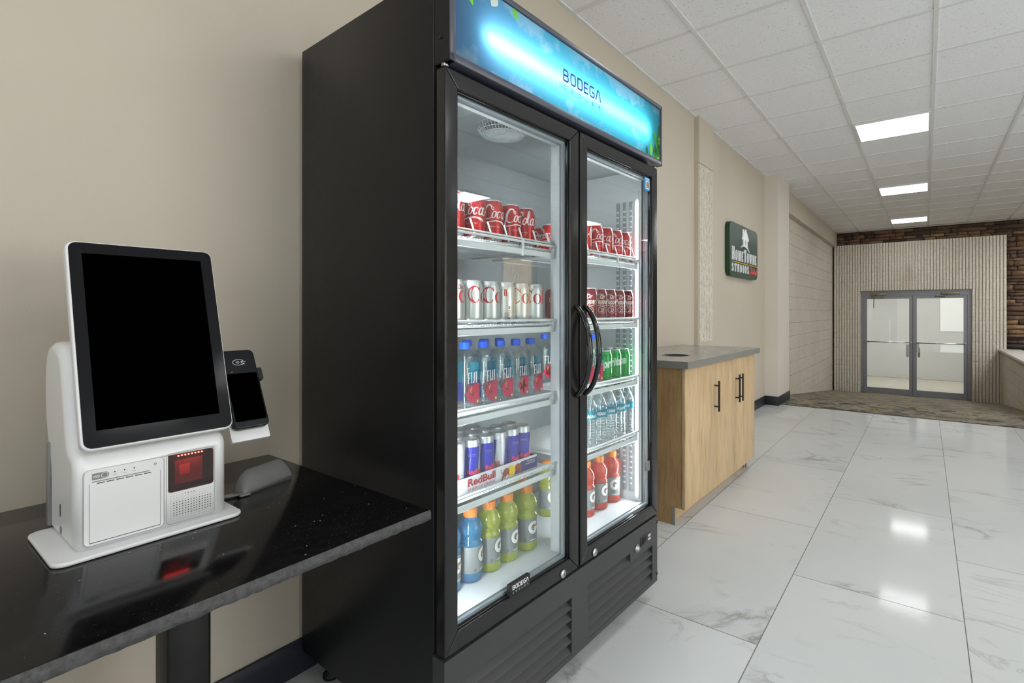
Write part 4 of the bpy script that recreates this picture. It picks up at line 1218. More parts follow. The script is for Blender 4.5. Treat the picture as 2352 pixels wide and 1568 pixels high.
def make_energy():
    t = thing('slim_can', 'x', 'can')
    R, H = .0265, .135
    can_shell(t, 'bull_silver', R, H, .0235)
    f = on_cyl(R + .0005); b = B(); per = 2 * PI * R
    def quad(x0a, x1a, z0, x0b, x1b, z1, m, n=36):
        decal(b, [[(x0a + (x1a - x0a) * i / n, z0), (x0a + (x1a - x0a) * (i + 1) / n, z0), (x0b + (x1b - x0b) * (i + 1) / n, z1), (x0b + (x1b - x0b) * i / n, z1)] for i in range(n)], m, f)
    for k in (0, 1):
        o = k * per / 2
        quad(o - .028, o + .024, .034, o - .020, o + .032, .117, 'bull_blue')
        quad(o + .030, o + .055, .014, o + .030, o + .048, .034, 'bull_blue', 16)
    f = on_cyl(R + .0007)
    for k in (0, 1):
        o = k * per / 2 - .001
        decal(b, fit(glyphs('RedBull', 1.0, 0, .04), o - .006, o + .042, .040, .054), 'bull_red', f, .003)
        decal(b, disc(o + .020, .030, .008, .008), 'bull_yellow', f)
    f = on_cyl(R + .0009)
    for k in (0, 1):
        o = k * per / 2 - .001
        A, Bb = bulls(.012, o + .014, .029); decal(b, A + Bb, 'bull_red', f)
        decal(b, fit(glyphs('ENERGY DRINK', 1.0), o - .004, o + .022, .017, .0195), 'bull_red', f, .003)
        for j in range(2): decal(b, [[(o - .006, .096 - j * .004), (o + .018, .096 - j * .004), (o + .018, .0964 - j * .004), (o - .006, .0964 - j * .004)]], 'bull_silver', f, .003)
    b.build('logo', t, recalc=False)
    return t
def sq_ring(b, s, z, r, n=5):
    return [b.v((x, y, z)) for x, y in rrect(-s, s, -s, s, min(r, s * .999), n)]
def make_spring(back_print=True):
    """square water bottle with a flower print and a coloured back panel"""
    t = thing('square_water_bottle', 'x', 'water bottle')
    b = B(); S = .0300
    secs = [(S - .004, 0, .008), (S, .004, .009), (S, .128, .009), (S - .001, .133, .010), (.020, .158, .014), (.0135, .166, .0134), (.0125, .170, .0124), (.0125, .176, .0124)]
    rings = [sq_ring(b, s, z, r) for s, z, r in secs]
    for j in range(len(rings) - 1):
        n = len(rings[j])
        for i in range(n): b.face([rings[j][i], rings[j][(i + 1) % n], rings[j + 1][(i + 1) % n], rings[j + 1][i]], 'pet_clear', True)
    b.face(rings[0][::-1], 'pet_clear')
    b.build('bottle_body', t)
    b = B()
    b.lathe([(.0142, .168), (.0147, .170), (.0147, .1845), (.0138, .187), (.0, .1872)], 'cap_blue', 28, capt=False)
    for i in range(28):
        a = 2 * PI * i / 28; b.box(.0146 * math.sin(a) - .0005, .0146 * math.sin(a) + .0005, -.0146 * math.cos(a) - .0005, -.0146 * math.cos(a) + .0005, .170, .184, 'cap_blue')
    b.build('cap', t)
    # printed sheet: the back carries a cyan to blue picture seen through the water
    b = B(); bk = .0296
    def back(x0, x1, z0, z1, m, y): b.face([b.v(p) for p in ((x0, y, z0), (x1, y, z0), (x1, y, z1), (x0, y, z1))], m)
    if back_print:
        back(-.028, .028, .070, .128, 'print_cyan', bk); back(-.028, .028, .016, .070, 'print_blue', bk)
    b.face([b.v(p) for p in ((bk, -.026, .080), (bk, .006, .080), (bk, .006, .128), (bk, -.026, .128))], 'print_cyan')
    b.build('back_label', t, recalc=False)
    b = B(); y = -S - .0003; fl = lambda u, v: (u, y, v)
    st = []
    x = -.021
    for ch, wd in (('F', .010), ('I', .004), ('J', .009), ('I', .004)):
        if ch == 'F': st += [[(x, .074), (x + .003, .074), (x + .003, .104), (x, .104)], [(x, .101), (x + wd, .101), (x + wd, .104), (x, .104)], [(x, .087), (x + .007, .087), (x + .007, .0895), (x, .0895)], [(x - .001, .074), (x + .0045, .074), (x + .0045, .0755), (x - .001, .0755)]]
        elif ch == 'I': st += [[(x, .074), (x + .003, .074), (x + .003, .104), (x, .104)], [(x - .0012, .074), (x + .0042, .074), (x + .0042, .0755), (x - .0012, .0755)], [(x - .0012, .1025), (x + .0042, .1025), (x + .0042, .104), (x - .0012, .104)]]
        else: st += [[(x + .004, .080), (x + .007, .080), (x + .007, .104), (x + .004, .104)]] + ribbon([(x + .0055, .081, .003), (x + .004, .0752, .003), (x + .001, .0752, .003), (x, .079, .002)], 4)
        x += wd + .0035
    decal(b, st, 'letter_white', fl)
    decal(b, [[(.003, .012), (.0285, .012), (.0285, .071), (.003, .071)]], 'hibiscus_label', fl)
    y = -S - .0005
    pet = []
    cx, cz = -.003, .043
    for k in range(5):
        a = math.radians(90 + 72 * k + 14)
        pts = []
        for i in range(13):
            tt = i / 12; rr = .026 * math.sin(PI * min(1, tt * .5 + .5 * tt ** .5)) ** .5 if tt < 1 else 0
            ww = .013 * math.sin(PI * tt) ** .7
            pts.append((tt * .0265, ww * (1 + .12 * math.sin(i * 2.3))))
        poly = [(p, -q) for p, q in pts] + [(p, q) for p, q in reversed(pts)][1:-1]
        pet += poly_xf([poly], rot=a, dx=cx, dy=cz)
    decal(b, pet, 'hibiscus', fl)
    y = -S - .0007
    for k in range(5):
        a = math.radians(90 + 72 * k + 14); decal(b, poly_xf([[(0, -.0012), (.012, -.0003), (.012, .0003), (0, .0012)]], rot=a, dx=cx, dy=cz), 'flower_dark', fl)
    decal(b, ribbon([(cx, cz, .0016), (cx - .006, cz + .006, .0014), (cx - .010, cz + .014, .001)], 4), 'flower_gold', fl)
    for (u, v) in ((-.007, .059), (-.010, .056), (-.005, .062), (-.012, .060), (-.008, .064)): decal(b, disc(cx + u + .003, cz + v - .046, .0014, .0014, 8), 'flower_gold', fl)
    decal(b, ellipse_ring(.020, .020, .0065, .0065, .0048, .0048), 'badge_green', fl); decal(b, disc(.020, .020, .003, .003, 10), 'letter_white', fl)
    b.build('front_print', t, recalc=False)
    # water inside
    b = B(); S2 = S - .0022
    secs = [(S2 - .004, .004, .007), (S2, .007, .008), (S2, .127, .008), (.021, .150, .013)]
    rings = [sq_ring(b, s, z, r) for s, z, r in secs]
    for j in range(len(rings) - 1):
        n = len(rings[j])
        for i in range(n): b.face([rings[j][i], rings[j][(i + 1) % n], rings[j + 1][(i + 1) % n], rings[j + 1][i]], 'water_tint', True)
    b.face(rings[0][::-1], 'water_tint'); b.face(rings[-1], 'water_tint')
    b.build('water', t)
    return t
def make_ribbed_water():
    t = thing('ribbed_water_bottle', 'x', 'water bottle')
    R = .0322; b = B()
    pr = [(.020, .004), (.027, .0), (R, .006), (R, .018)]
    z = .018
    while z < .098:
        pr += [(R, z), (R - .0022, z + .005), (R, z + .010)]; z += .0105
    pr += [(R, .104), (R - .001, .106), (R - .001, .136), (R, .138), (R - .002, .150), (R - .010, .172), (.0135, .190), (.0125, .193), (.0125, .200)]
    b.lathe(pr, 'pet_clear', 32, capt=False)
    b.build('bottle_body', t)
    b = B(); b.lathe([(.0142, .196), (.0146, .198), (.0146, .210), (.0138, .212), (0, .2122)], 'cap_green', 24, capt=False); b.build('cap', t)
    b = B(); b.lathe([(R - .0004, .106), (R - .0004, .136)], 'print_teal', 40, capb=False, capt=False)
    f = on_cyl(R + .0002)
    for k in range(3): decal(b, fit(glyphs('DASANI', 1.0, .15, .03), -.024 + k * .0674, .024 + k * .0674, .114, .126), 'letter_white', f, .004)
    b.build('label_band', t, recalc=False)
    b = B(); b.lathe([(.018, .006), (R - .004, .008), (R - .0035, .150), (R - .013, .170), (.012, .182)], 'water_tint', 24); b.build('water', t)
    return t
def make_sports(liq):
    t = thing('sports_drink_bottle', 'x', 'sports drink')
    R = .0365; b = B()
    pr = [(.024, .003), (.031, 0), (R - .001, .006), (R, .012), (R, .026), (R - .0008, .028), (R - .0008, .108), (R, .110), (R, .116), (R - .004, .121), (R - .0055, .125), (R - .002, .130), (R - .004, .1335), (R - .0015, .138), (R, .146), (R - .0005, .158), (R - .005, .170), (R - .013, .180), (.0185, .186), (.0180, .192)]
    b.lathe(pr, liq, 36, capt=False)
    b.build('bottle_body', t)
    b = B(); b.lathe([(.0200, .187), (.0205, .189), (.0205, .2085), (.0190, .2115), (0, .2118)], 'cap_orange', 32, capt=False)
    for i in range(40):
        a = 2 * PI * i / 40; b.box(.0205 * math.sin(a) - .0004, .0205 * math.sin(a) + .0004, -.0205 * math.cos(a) - .0004, -.0205 * math.cos(a) + .0004, .191, .207, 'cap_orange')
    b.build('cap', t)
    b = B(); b.lathe([(R - .0004, .030), (R - .0004, .106)], 'gat_label', 48, capb=False, capt=False, a0=-2.2, a1=2.2)
    f = on_cyl(R + .0001)
    f = on_cyl(R + .0003)
    decal(b, ellipse_ring(0, .078, .0208, .0228, .0072, .0088, 28, 352, 40) + [[(-.0012, .0695), (.0206, .0695), (.0206, .0812), (-.0012, .0812)]], 'gat_black', f, .006)
    f = on_cyl(R + .0006)
    decal(b, ellipse_ring(0, .078, .0196, .0216, .0084, .0100, 32, 350, 40) + [[(.0000, .0707), (.0192, .0707), (.0192, .0800), (.0000, .0800)]], 'gat_mark_white', f, .006)
    f = on_cyl(R + .0009)
    decal(b, [[(-.006, .066), (.002, .078), (-.001, .0785), (.008, .092), (.0025, .0805), (.0055, .080)]], 'gat_orange', f)
    for j in range(3): decal(b, [[(-.016, .052 - j * .0035), (.018 - j * .006, .052 - j * .0035), (.018 - j * .006, .0535 - j * .0035), (-.016, .0535 - j * .0035)]], 'mid_grey', f, .005)
    decal(b, [[(-.012, .036), (.010, .036), (.010, .0385), (-.012, .0385)]], 'plastic_white', f, .005)
    decal(b, [[(-.034, .034), (-.026, .034), (-.026, .044), (-.034, .044)]], 'mid_grey', f, .005)
    b.build('label_band', t, recalc=False)
    return t

zs = [z + .0005 for z in ZS]
G1 = 'red cola cans behind the left door'
reds = row(make_red_cola, (.119, .1997, .2727, .352, .4195), .112, zs[0], [ 'red cola can on top shelf behind left door, %s' % s for s in ('half hidden by the frame', 'second from the left frame', 'middle one of five', 'fourth from the left frame', 'nearest to the white centre post')], 'can', G1, (-1.9, .15, .60, .95, -2.25), .0)
more(reds[0], (.7423, .8232, .8965, .9690, 1.0360), .109, zs[0], ['red cola can on top shelf behind right door, %s' % s for s in ('cut by the black centre frame', 'second from the centre frame', 'third from the centre frame', 'fourth from the centre frame', 'beside the bright light strip')], 'can', 'red cola cans behind the right door', (-.6, .7, -.3, .5, .2))
more(reds[0], (.705, .745), (.235, .315), zs[0], ['dim red cola can at back of top shelf, right of the wire guard', 'dim red cola can farthest back on the top shelf, by the centre post'], 'can', 'red cola cans behind the right door', (-.3, .2))
row(make_diet, (.1126, .1825, .2505, .3175, .3845, .4520), .105, zs[1], ['silver diet cola can on second shelf behind left door, %s' % s for s in ('half hidden by the left frame', 'second from the left frame', 'third from the left frame', 'fourth from the left frame', 'fifth from the left frame', 'nearest to the white centre post')], 'can', 'silver cola cans on the second shelf', (-1.25, .80, .50, 2.10, .10, -.15), .0)
pep = row(make_pepper, (.767, .836, .9035, .9725, 1.041), .100, zs[1], ['maroon soda can on second shelf behind right door, %s' % s for s in ('cut by the black centre frame', 'second from the centre frame', 'third from the centre frame', 'fourth from the centre frame', 'nearest to the light strip')], 'can', 'maroon soda cans on the second shelf', (-.9, -.55, -.50, -.45, -.5), .0)
more(pep[0], (.765, .715), (.265, .215), zs[1], ['dim maroon soda can seen past the last silver can', 'dim maroon soda can behind the centre post'], 'can', 'maroon soda cans on the second shelf', (-.7, -.6))
sp2 = row(make_spring, (.1706, .2435), .120, zs[2], ['square water bottle with blue cap and red flower, front row, cut by the left frame', 'square water bottle with blue cap and red flower, front row, second from the left frame'], 'water bottle', 'square water bottles behind the left door', (.12, .14), .0)
sp = row(lambda: make_spring(False), (.3136, .3849, .4558), .120, zs[2], ['square water bottle with blue cap and red flower, %s' % s for s in ('front row, middle of five', 'front row, fourth from the left frame', 'front row, nearest to the centre post')], 'water bottle', 'square water bottles behind the left door', (.10, .14, .12), .0)
more(sp[0], (.110, .186, .258, .330, .400), .205, zs[2], ['square water bottle with blue cap in the second row, %s' % s for s in ('by the left frame', 'second from the left frame', 'middle of the row', 'fourth from the left', 'last before the gap')], 'water bottle', 'square water bottles behind the left door', (-.1, -.14, -.12, -.16, -.1))
more(sp[0], (.118, .190, .262), .285, zs[2], ['square water bottle with blue cap at the back, %s' % s for s in ('by the left frame', 'second of three', 'third of three')], 'water bottle', 'square water bottles behind the left door', (-.1, -.14, -.12))
more(sp[0], (.7521, .8158), .115, zs[2], ['square water bottle behind right door, at the handle', 'square water bottle behind right door, beside the green cans'], 'water bottle', 'square water bottles behind the right door', (-.1, -.1))
more(sp[0], (.735, .800), (.285, .285), zs[2], ['dim square water bottle seen past the gap, left of centre post', 'dim square water bottle hidden by the centre post'], 'water bottle', 'square water bottles behind the right door', (-.2, -.1))
spr = row(make_sprite, (.880, .9505, 1.0205), .105, zs[2], ['green soda can on third shelf, beside the square water bottle', 'green soda can in the middle of the front three', 'green soda can nearest to the bright light strip'], 'can', 'green soda cans on the third shelf', (-.20, -1.05, -1.75), .0)
more(spr[0], (.885, .955, 1.025), .180, zs[2], ['green soda can in the back row, left of three lids', 'green soda can in the back row, middle of three lids', 'green soda can in the back row, right of three lids'], 'can', 'green soda cans on the third shelf')
row(make_ribbed_water, (.768, .8372, .9104, .9765, 1.046), [.100] * 5, zs[3], ['ribbed clear water bottle with green cap, %s' % s for s in ('cut by the centre frame', 'second from the centre frame', 'middle of the five', 'fourth from the centre frame', 'nearest to the bright light strip')], 'water bottle', 'ribbed water bottles behind the right door', (-.7, -.8, -.9, -.6, -1.3), .0)
lime = row(lambda: make_sports('drink_lime'), (.3129, .3944, .4906), .167, ZI0 + .0005, ['lime sports drink bottle beside the blue one', 'lime sports drink bottle in the middle of three', 'lime sports drink bottle nearest to the centre post'], 'sports drink', 'lime sports drinks on the cooler floor', (.25, .10, -.15), .0)
more(lime[0], (.570, .755), (.262, .285), ZI0 + .0005, ['lime sports drink bottle standing behind the others, cap under shelf', 'lime sports drink bottle half hidden by the centre post'], 'sports drink', 'lime sports drinks on the cooler floor', (.3, -.4))
row(lambda: make_sports('drink_blue'), (.2354, .150), .167, ZI0 + .0005, ['blue sports drink bottle on the cooler floor, whole', 'blue sports drink bottle cut by the left door frame'], 'sports drink', 'blue sports drinks on the cooler floor', (.45, .2), .0)
red = row(lambda: make_sports('drink_red'), (.8404, .9349, 1.035), .163, ZI0 + .0005, ['red sports drink bottle cut by the centre frame', 'red sports drink bottle in the middle of the right floor', 'red sports drink bottle nearest to the light strip'], 'sports drink', 'red sports drinks on the cooler floor', (.0, -.15, -.65), .0)
more(red[0], (.905,), (.245,), ZI0 + .0005, ['red sports drink bottle in the back row, only cap and shoulder showing'], 'sports drink', 'red sports drinks on the cooler floor', (.4,))

# carton tray of slim cans
TX0, TX1, TY0, TZ = .085, .4580, .094, .690
tr = thing('drink_carton', 'low white carton tray full of slim blue and silver cans', 'carton', fw(.2715, .20, TZ + .0003), FR)
b = B(); hx = (TX1 - TX0) / 2; Hh = .044
y0, y1 = TY0 - .20, .33 - .20
b.box(-hx, hx, y0, y1, 0, .003, 'tray_card')
b.box(-hx, hx, y0, y0 + .003, 0, Hh, 'tray_card'); b.box(-hx, hx, y1 - .003, y1, 0, Hh, 'tray_card'); b.box(-hx, -hx + .003, y0, y1, 0, Hh, 'tray_card'); b.box(hx - .003, hx, y0, y1, 0, Hh, 'tray_card')
b.box(-hx + .003, hx - .003, y0 + .003, y0 + .004, .003, Hh, 'tray_dark'); b.box(hx - .004, hx - .003, y0 + .003, y1 - .003, .003, Hh, 'tray_dark'); b.box(-hx + .003, hx - .003, y1 - .004, y1 - .003, .003, Hh - .002, 'tray_dark')
b.build('tray', tr)
b = B(); f1 = lambda u, v: (u - .2715, y0 - .0004, v)
u0 = TX0
decal(b, [[(.330, .004), (TX1, .004), (TX1, .0375), (.385, .0375), (.352, .026)]], 'bull_navy', f1)
f1 = lambda u, v: (u - .2715, y0 - .0008, v)
decal(b, fit(glyphs('RedBull', 1.0, 0, .035), .158, .268, .017, .039), 'tray_red', f1)
decal(b, fit(glyphs('ENERGY DRINK', 1.0, 0, .0), .158, .268, .004, .0125), 'tray_red', f1)
decal(b, disc(.337, .020, .020, .0175), 'bull_yellow', f1)
decal(b, fit(glyphs('24 x 250 ml', 1.0), .410, .446, .029, .034), 'letter_white', f1); decal(b, fit(glyphs('24 x 8.4 FL OZ', 1.0), .402, .446, .022, .027), 'letter_white', f1)
f1 = lambda u, v: (u - .2715, y0 - .0012, v)
A, Bb = bulls(.034, .325, .020); decal(b, A, 'bull_brown', f1); decal(b, poly_xf(Bb, 1, 1, .004, -.002), 'bull_brown', f1)
decal(b, ribbon([(.382, .030, .002), (.392, .034, .002), (.394, .040, .0015)], 4), 'bull_brown', f1)
b.build('carton_print', tr, recalc=False)
xs = (.1454, .2018, .2580, .3145, .3700, .4245)
nm = ('cut by the left frame', 'second from the left frame', 'third from the left frame', 'fourth from the left frame', 'fifth from the left frame', 'at the right corner of the carton')
sl = row(make_energy, xs, .128, TZ + .0035, ['slim blue and silver can, front row of carton, %s' % s for s in nm], 'can', 'slim cans in the carton', (-1.9, -.85, -.45, -2.15, -.35, -.75), .0)
for r, (yy, cnt) in enumerate(((.184, 5), (.240, 4), (.296, 4))):
    more(sl[0], xs[:cnt], yy, TZ + .0035, ['slim blue and silver can, %s row of carton, %s' % (('second', 'third', 'back')[r], s) for s in nm[:cnt]], 'can', 'slim cans in the carton')
more(sl[0], (xs[5],), .184, TZ + .0035, ['slim blue and silver can, second row of carton, by its right edge'], 'can', 'slim cans in the carton')

# ------------------------------------------------------------------ granite table by the wall
TT = .746
tb = thing('granite_table', 'black granite table on black pedestal legs against the beige wall', 'table', (-1.295, .17, 0))
b = B()
tx0, tx1, ty0, ty1 = -.382, .388, -.66, .605
b.box(tx0, tx1 - .004, ty0, ty1 - .003, TT - .023, TT, 'granite_polished', .0015)
b.build('table_top', tb)
b = B()   # rough chiselled edge band
def edge(p0, p1, nrm):
    n = 120; top = []; mid = []; bot = []
    for i in range(n + 1):
        t = i / n; px = p0[0] + (p1[0] - p0[0]) * t; py_ = p0[1] + (p1[1] - p0[1]) * t
        def o(d, z): return b.v((px + nrm[0] * d, py_ + nrm[1] * d, z))
        top.append(o(.0, TT - .0004)); mid.append((o(.0035 + random.uniform(-.0008, .0008), TT - .0035 + random.uniform(-.0012, .0012)), o(.004 + random.uniform(-.001, .001), TT - .012), o(.0035 + random.uniform(-.001, .001), TT - .0215 + random.uniform(-.001, .001)))); bot.append(o(-.004, TT - .0232))
    for i in range(n):
        b.face([top[i], top[i + 1], mid[i + 1][0], mid[i][0]], 'granite_edge', True); b.face([mid[i][0], mid[i + 1][0], mid[i + 1][1], mid[i][1]], 'granite_edge', True)
        b.face([mid[i][1], mid[i + 1][1], mid[i + 1][2], mid[i][2]], 'granite_edge', True); b.face([mid[i][2], mid[i + 1][2], bot[i + 1], bot[i]], 'granite_edge', True)
edge((tx1 - .004, ty0), (tx1 - .004, ty1 - .003), (1, 0)); edge((tx1 - .004, ty1 - .003), (tx0, ty1 - .003), (0, 1))
b.build('table_edge', tb)
for yy in (.250, -.32):
    b = B(); b.box(-.040, .040, -.040, .040, .02, TT - .030, 'black_metal', .008)
    lg = b.build('leg', tb, (0, yy, 0))
    b = B(); b.box(-.24, .24, -.05, .05, 0, .022, 'black_metal', .006); b.build('foot', lg)
    b = B(); b.box(-.18, .18, -.06, .06, TT - .032, TT - .0235, 'black_metal', .002); b.build('mounting_plate', lg)

# ------------------------------------------------------------------ self-service kiosk
KX = -1.25
ks = thing('checkout_kiosk', 'white self-checkout kiosk with tall black touch screen on granite table', 'kiosk', (-1.335, .365, TT))
def K(x, y, z): return (x + 1.335, y - .365, z - TT)
b = B(); pl = rrect(-1.447, -1.219, .202, .510, .022, 6)
def kprism(b, pts_xy, z0, z1, m):
    A = [b.v(K(x, y, z0)) for x, y in pts_xy]; C = [b.v(K(x, y, z1)) for x, y in pts_xy]
    b.face(A[::-1], m); b.face(C, m); n = len(A)
    for i in range(n): b.face([A[i], A[(i + 1) % n], C[(i + 1) % n], C[i]], m)
kprism(b, pl, TT + .0006, TT + .009, 'plastic_white')
b.build('base_plate', ks, bevel=.003)
b = B()   # body: side profile extruded across
prof = [(-1.250, .7545), (-1.250, .900), (-1.2512, .910), (-1.255, .919), (-1.261, .926), (-1.270, .931), (-1.285, .936), (-1.295, .944), (-1.303, .960), (-1.345, 1.10), (-1.365, 1.120), (-1.395, 1.131), (-1.43, 1.135), (-1.458, 1.128), (-1.478, 1.108), (-1.488, 1.08), (-1.492, 1.03), (-1.486, .975), (-1.468, .932), (-1.450, .905), (-1.440, .88), (-1.437, .85), (-1.437, .7545)]
ya, yb, rr_ = .2355, .487, .017
def inset(pts, d):
    out = []; n = len(pts)
    for i in range(n):
        p0, p1, p2 = pts[i - 1], pts[i], pts[(i + 1) % n]
        def nrm2(a, c):
            l = math.hypot(c[0] - a[0], c[1] - a[1]); return ((c[1] - a[1]) / l, -(c[0] - a[0]) / l)
        n1, n2 = nrm2(p0, p1), nrm2(p1, p2); m = (n1[0] + n2[0], n1[1] + n2[1]); l = max(.5, (m[0] ** 2 + m[1] ** 2) / 2)
        out.append((p1[0] - m[0] * d / l * sgn_, max(.7545, p1[1] - m[1] * d / l * sgn_)))
    return out
area = sum(prof[i][0] * prof[(i + 1) % len(prof)][1] - prof[(i + 1) % len(prof)][0] * prof[i][1] for i in range(len(prof)))
sgn_ = 1 if area > 0 else -1
secs = []
for k in range(8):
    a_ = PI / 2 * k / 7; secs.append((ya + rr_ * (1 - math.sin(a_)), rr_ * (1 - math.cos(a_)) ))
secs = [(ya + rr_ - rr_ * math.cos(PI / 2 * k / 7), rr_ - rr_ * math.sin(PI / 2 * k / 7)) for k in range(8)]
secs += [(ya + yb - y, d) for y, d in reversed(secs)]
rings = [[b.v(K(x, y, z)) for x, z in inset(prof, d)] for y, d in secs]; n = len(prof)
b.face(rings[0], 'plastic_white'); b.face(rings[-1][::-1], 'plastic_white')
for j in range(len(rings) - 1):
    for i in range(n): b.face([rings[j][i], rings[j + 1][i], rings[j + 1][(i + 1) % n], rings[j][(i + 1) % n]], 'plastic_white', True)
o = b.build('kiosk_body', ks)
cutb = B(); cutb.box(K(KX - .0185, 0, 0)[0], K(KX + .05, 0, 0)[0], .3786 - .365, .4604 - .365, .8250 - TT, .9017 - TT, 'black_matte')
cut = cutb.build('recess_cutter', ks)
bo = o.modifiers.new('cut', 'BOOLEAN'); bo.operation = 'DIFFERENCE'; bo.object = cut; bo.solver = 'EXACT'
bpy.context.view_layer.update()
me_new = bpy.data.meshes.new_from_object(o.evaluated_get(bpy.context.evaluated_depsgraph_get()))
o.modifiers.clear(); o.data = me_new; bpy.data.objects.remove(cut)
o.modifiers.new('wn', 'WEIGHTED_NORMAL')
# front details on the plane x = KX
def front(name, fn, parent=ks, **kw):
    b = B(); fn(b); return b.build(name, parent, **kw)
kf = lambda d: (lambda u, v: K(KX + d, u, v))
def seamline(b, x0, x1, z0, z1, r, w=.0008, m='seam_grey', d=.0006):
    p = rrect(x0, x1, z0, z1, r, 5); decal(b, ribbon([(a, c, w) for a, c in p], 1, True), m, kf(d))
def f_panel(b):
    pts = rrect(.2495, .3705, .7625, .9008, .008, 5)
    A = [b.v(K(KX + .0018, u, v)) for u, v in pts]; C = [b.v(K(KX - .004, u, v)) for u, v in pts]
    b.face(A, 'plastic_white_matte')
    for i in range(len(A)): b.face([A[i], A[(i + 1) % len(A)], C[(i + 1) % len(A)], C[i]], 'plastic_white_matte')
    seamline(b, .2482, .3718, .7612, .9021, .009, d=.0004)
    # door outline, tear slot, status lights, feed key
    decal(b, ribbon([(.2566, .8765, .0007), (.2566, .7668, .0007)], 1) + ribbon([(.3652, .8772, .0007), (.3652, .7668, .0007)], 1), 'mid_grey', kf(.0021))
    decal(b, ribbon([(.2566, .7670, .0012), (.3652, .7670, .0012)], 1), 'black_matte', kf(.0021))
    for k in range(6): decal(b, [[(.2675 + k * .0142, .8752), (.2675 + k * .0142 + .0115, .8752), (.2675 + k * .0142 + .0115, .8768), (.2675 + k * .0142, .8768)]], 'black_matte', kf(.0021))
    decal(b, [[(.2605, .8790), (.3480, .8790), (.3480, .8806), (.2605, .8806)]], 'mid_grey', kf(.0021))
    decal(b, [[(.2605, .8832)] + [(.2790 + .0062 * math.sin(PI * i / 12), .8892 - .0060 * math.cos(PI * i / 12)) for i in range(13)] + [(.2605, .8952)]], 'plastic_grey', kf(.0021))
    decal(b, fit(glyphs('FEED', 1.0), .2628, .2718, .8868, .8912), 'letter_white', kf(.0024)); decal(b, ellipse_ring(.2786, .8892, .0050, .0048, .0044, .0042), 'letter_white', kf(.0024))
    for k, w_ in enumerate(('PAPER', 'ERROR', 'POWER')):
        x = .2935 + k * .0148
        decal(b, disc(x, .8915, .0012, .0012, 10), 'black_matte', kf(.0021)); decal(b, fit(glyphs(w_, 1.0), x - .003, x + .003, .8855, .8868), 'dark_grey', kf(.0021))
    decal(b, ellipse_ring(.3565, .8912, .0026, .0026, .0014, .0014, -60, 240), 'mid_grey', kf(.0021)); decal(b, [[(.3555, .8868), (.3575, .8868), (.3575, .8876), (.3555, .8876)]], 'mid_grey', kf(.0021))
front('printer_door', f_panel, recalc=False)
def f_scan(b):
    # recessed window: dark red box with a bright platen and a row of lights
    z0, z1, y0_, y1_ = .8252, .9015, .3788, .4602
    def qd(p, m): b.face([b.v(K(*x)) for x in p], m)
    D = KX - .0175
    pts = rrect(y0_, y1_, z0, z1, .006, 5)
    A = [b.v(K(KX + .0012, u, v)) for u, v in pts]; C = [b.v(K(D, u, v)) for u, v in pts]
    for i in range(len(A)): b.face([A[i], A[(i + 1) % len(A)], C[(i + 1) % len(A)], C[i]], 'tray_dark')
    b.face(C, 'black_matte')
    qd([(D + .001, .395, .8345), (D + .001, .4455, .8345), (D + .001, .4455, .885), (D + .001, .395, .885)], 'seam_grey')
    qd([(D + .002, .403, .853), (D + .002, .422, .853), (D + .002, .422, .875), (D + .002, .403, .875)], 'paper_white')
    seamline(b, .3755, .4628, .760, .9050, .008, d=.0005)
front('scanner_recess', f_scan, recalc=False)
def f_glass(b):
    pts = rrect(.3788, .4602, .8252, .9015, .006, 5); A = [b.v(K(KX + .0014, u, v)) for u, v in pts]; b.face(A, 'scan_glass')
front('scanner_window', f_glass, recalc=False)
for k in range(8):
    b = B(); yk = .3975 + k * .00604
    b.box(*(K(KX - .004, yk - .0011, .8955)[0], K(KX - .002, 0, 0)[0], yk - .0011 - .365, yk + .0011 - .365, .8958 - TT, .8980 - TT), 'led_red'); b.build('scanner_led', ks)
def f_spk(b):
    # perforated field: the outer ring of dimples is blind, the inner holes are open
    for i in range(16):
        for j in range(11):
            y = .3832 + i * .0051; z = .8175 - j * .0051
            inner = 1 <= i <= 14 and 3 <= j <= 8 or (j == 0 and 5 <= i <= 8)
            decal(b, disc(y, z, .00105 if inner else .0007, .00105 if inner else .0007, 8), 'black_matte' if inner else 'seam_grey', kf(.0006))
front('speaker_holes', f_spk, recalc=False)
def f_side(b):
    y = ya - .0006
    def P(x, z): return K(x, y, z)
    decal(b, [[(-1.352, .801), (-1.346, .801), (-1.346, .825), (-1.352, .825)]], 'dark_grey', P); decal(b, disc(-1.345, .7755, .0075, .008, 16), 'mid_grey', P)
front('side_ports', f_side, recalc=False)
# dark foil of the rear cover seen behind the left side
b = B(); b.box(*(K(-1.452, 0, 0)[0], K(-1.432, 0, 0)[0], ya - .004 - .365, ya + .004 - .365, .762 - TT, .93 - TT), 'plastic_grey', .003); b.build('rear_cover', ks)
# screen, tilted back
S0, S1 = Vector((-1.235, 0, .9400)), Vector((-1.358, 0, 1.3365))
up = (S1 - S0).normalized(); nrm = Vector((up.z, 0, -up.x))   # outward, towards the room
LS = (S1 - S0).length; yl0, yr0 = .2425, .4955
scr = bpy.data.objects.new('touch_screen', None)
def SP(u, v, d):    # u across, v up the screen, d outward
    p = S0 + up * v + nrm * d
    return K(p.x, u, p.z)
b = B()
def sprism(b, pts, d0, d1, m, side=None):
    A = [b.v(SP(u, v, d0)) for u, v in pts]; C = [b.v(SP(u, v, d1)) for u, v in pts]; n = len(A)
    b.face(A[::-1], m); b.face(C, m)
    for i in range(n): b.face([A[i], A[(i + 1) % n], C[(i + 1) % n], C[i]], side or m)
sprism(b, rrect(yl0, yr0, 0, LS, .017, 7), -.020, .0, 'plastic_white')
scr = b.build('screen_housing', ks, bevel=.004)
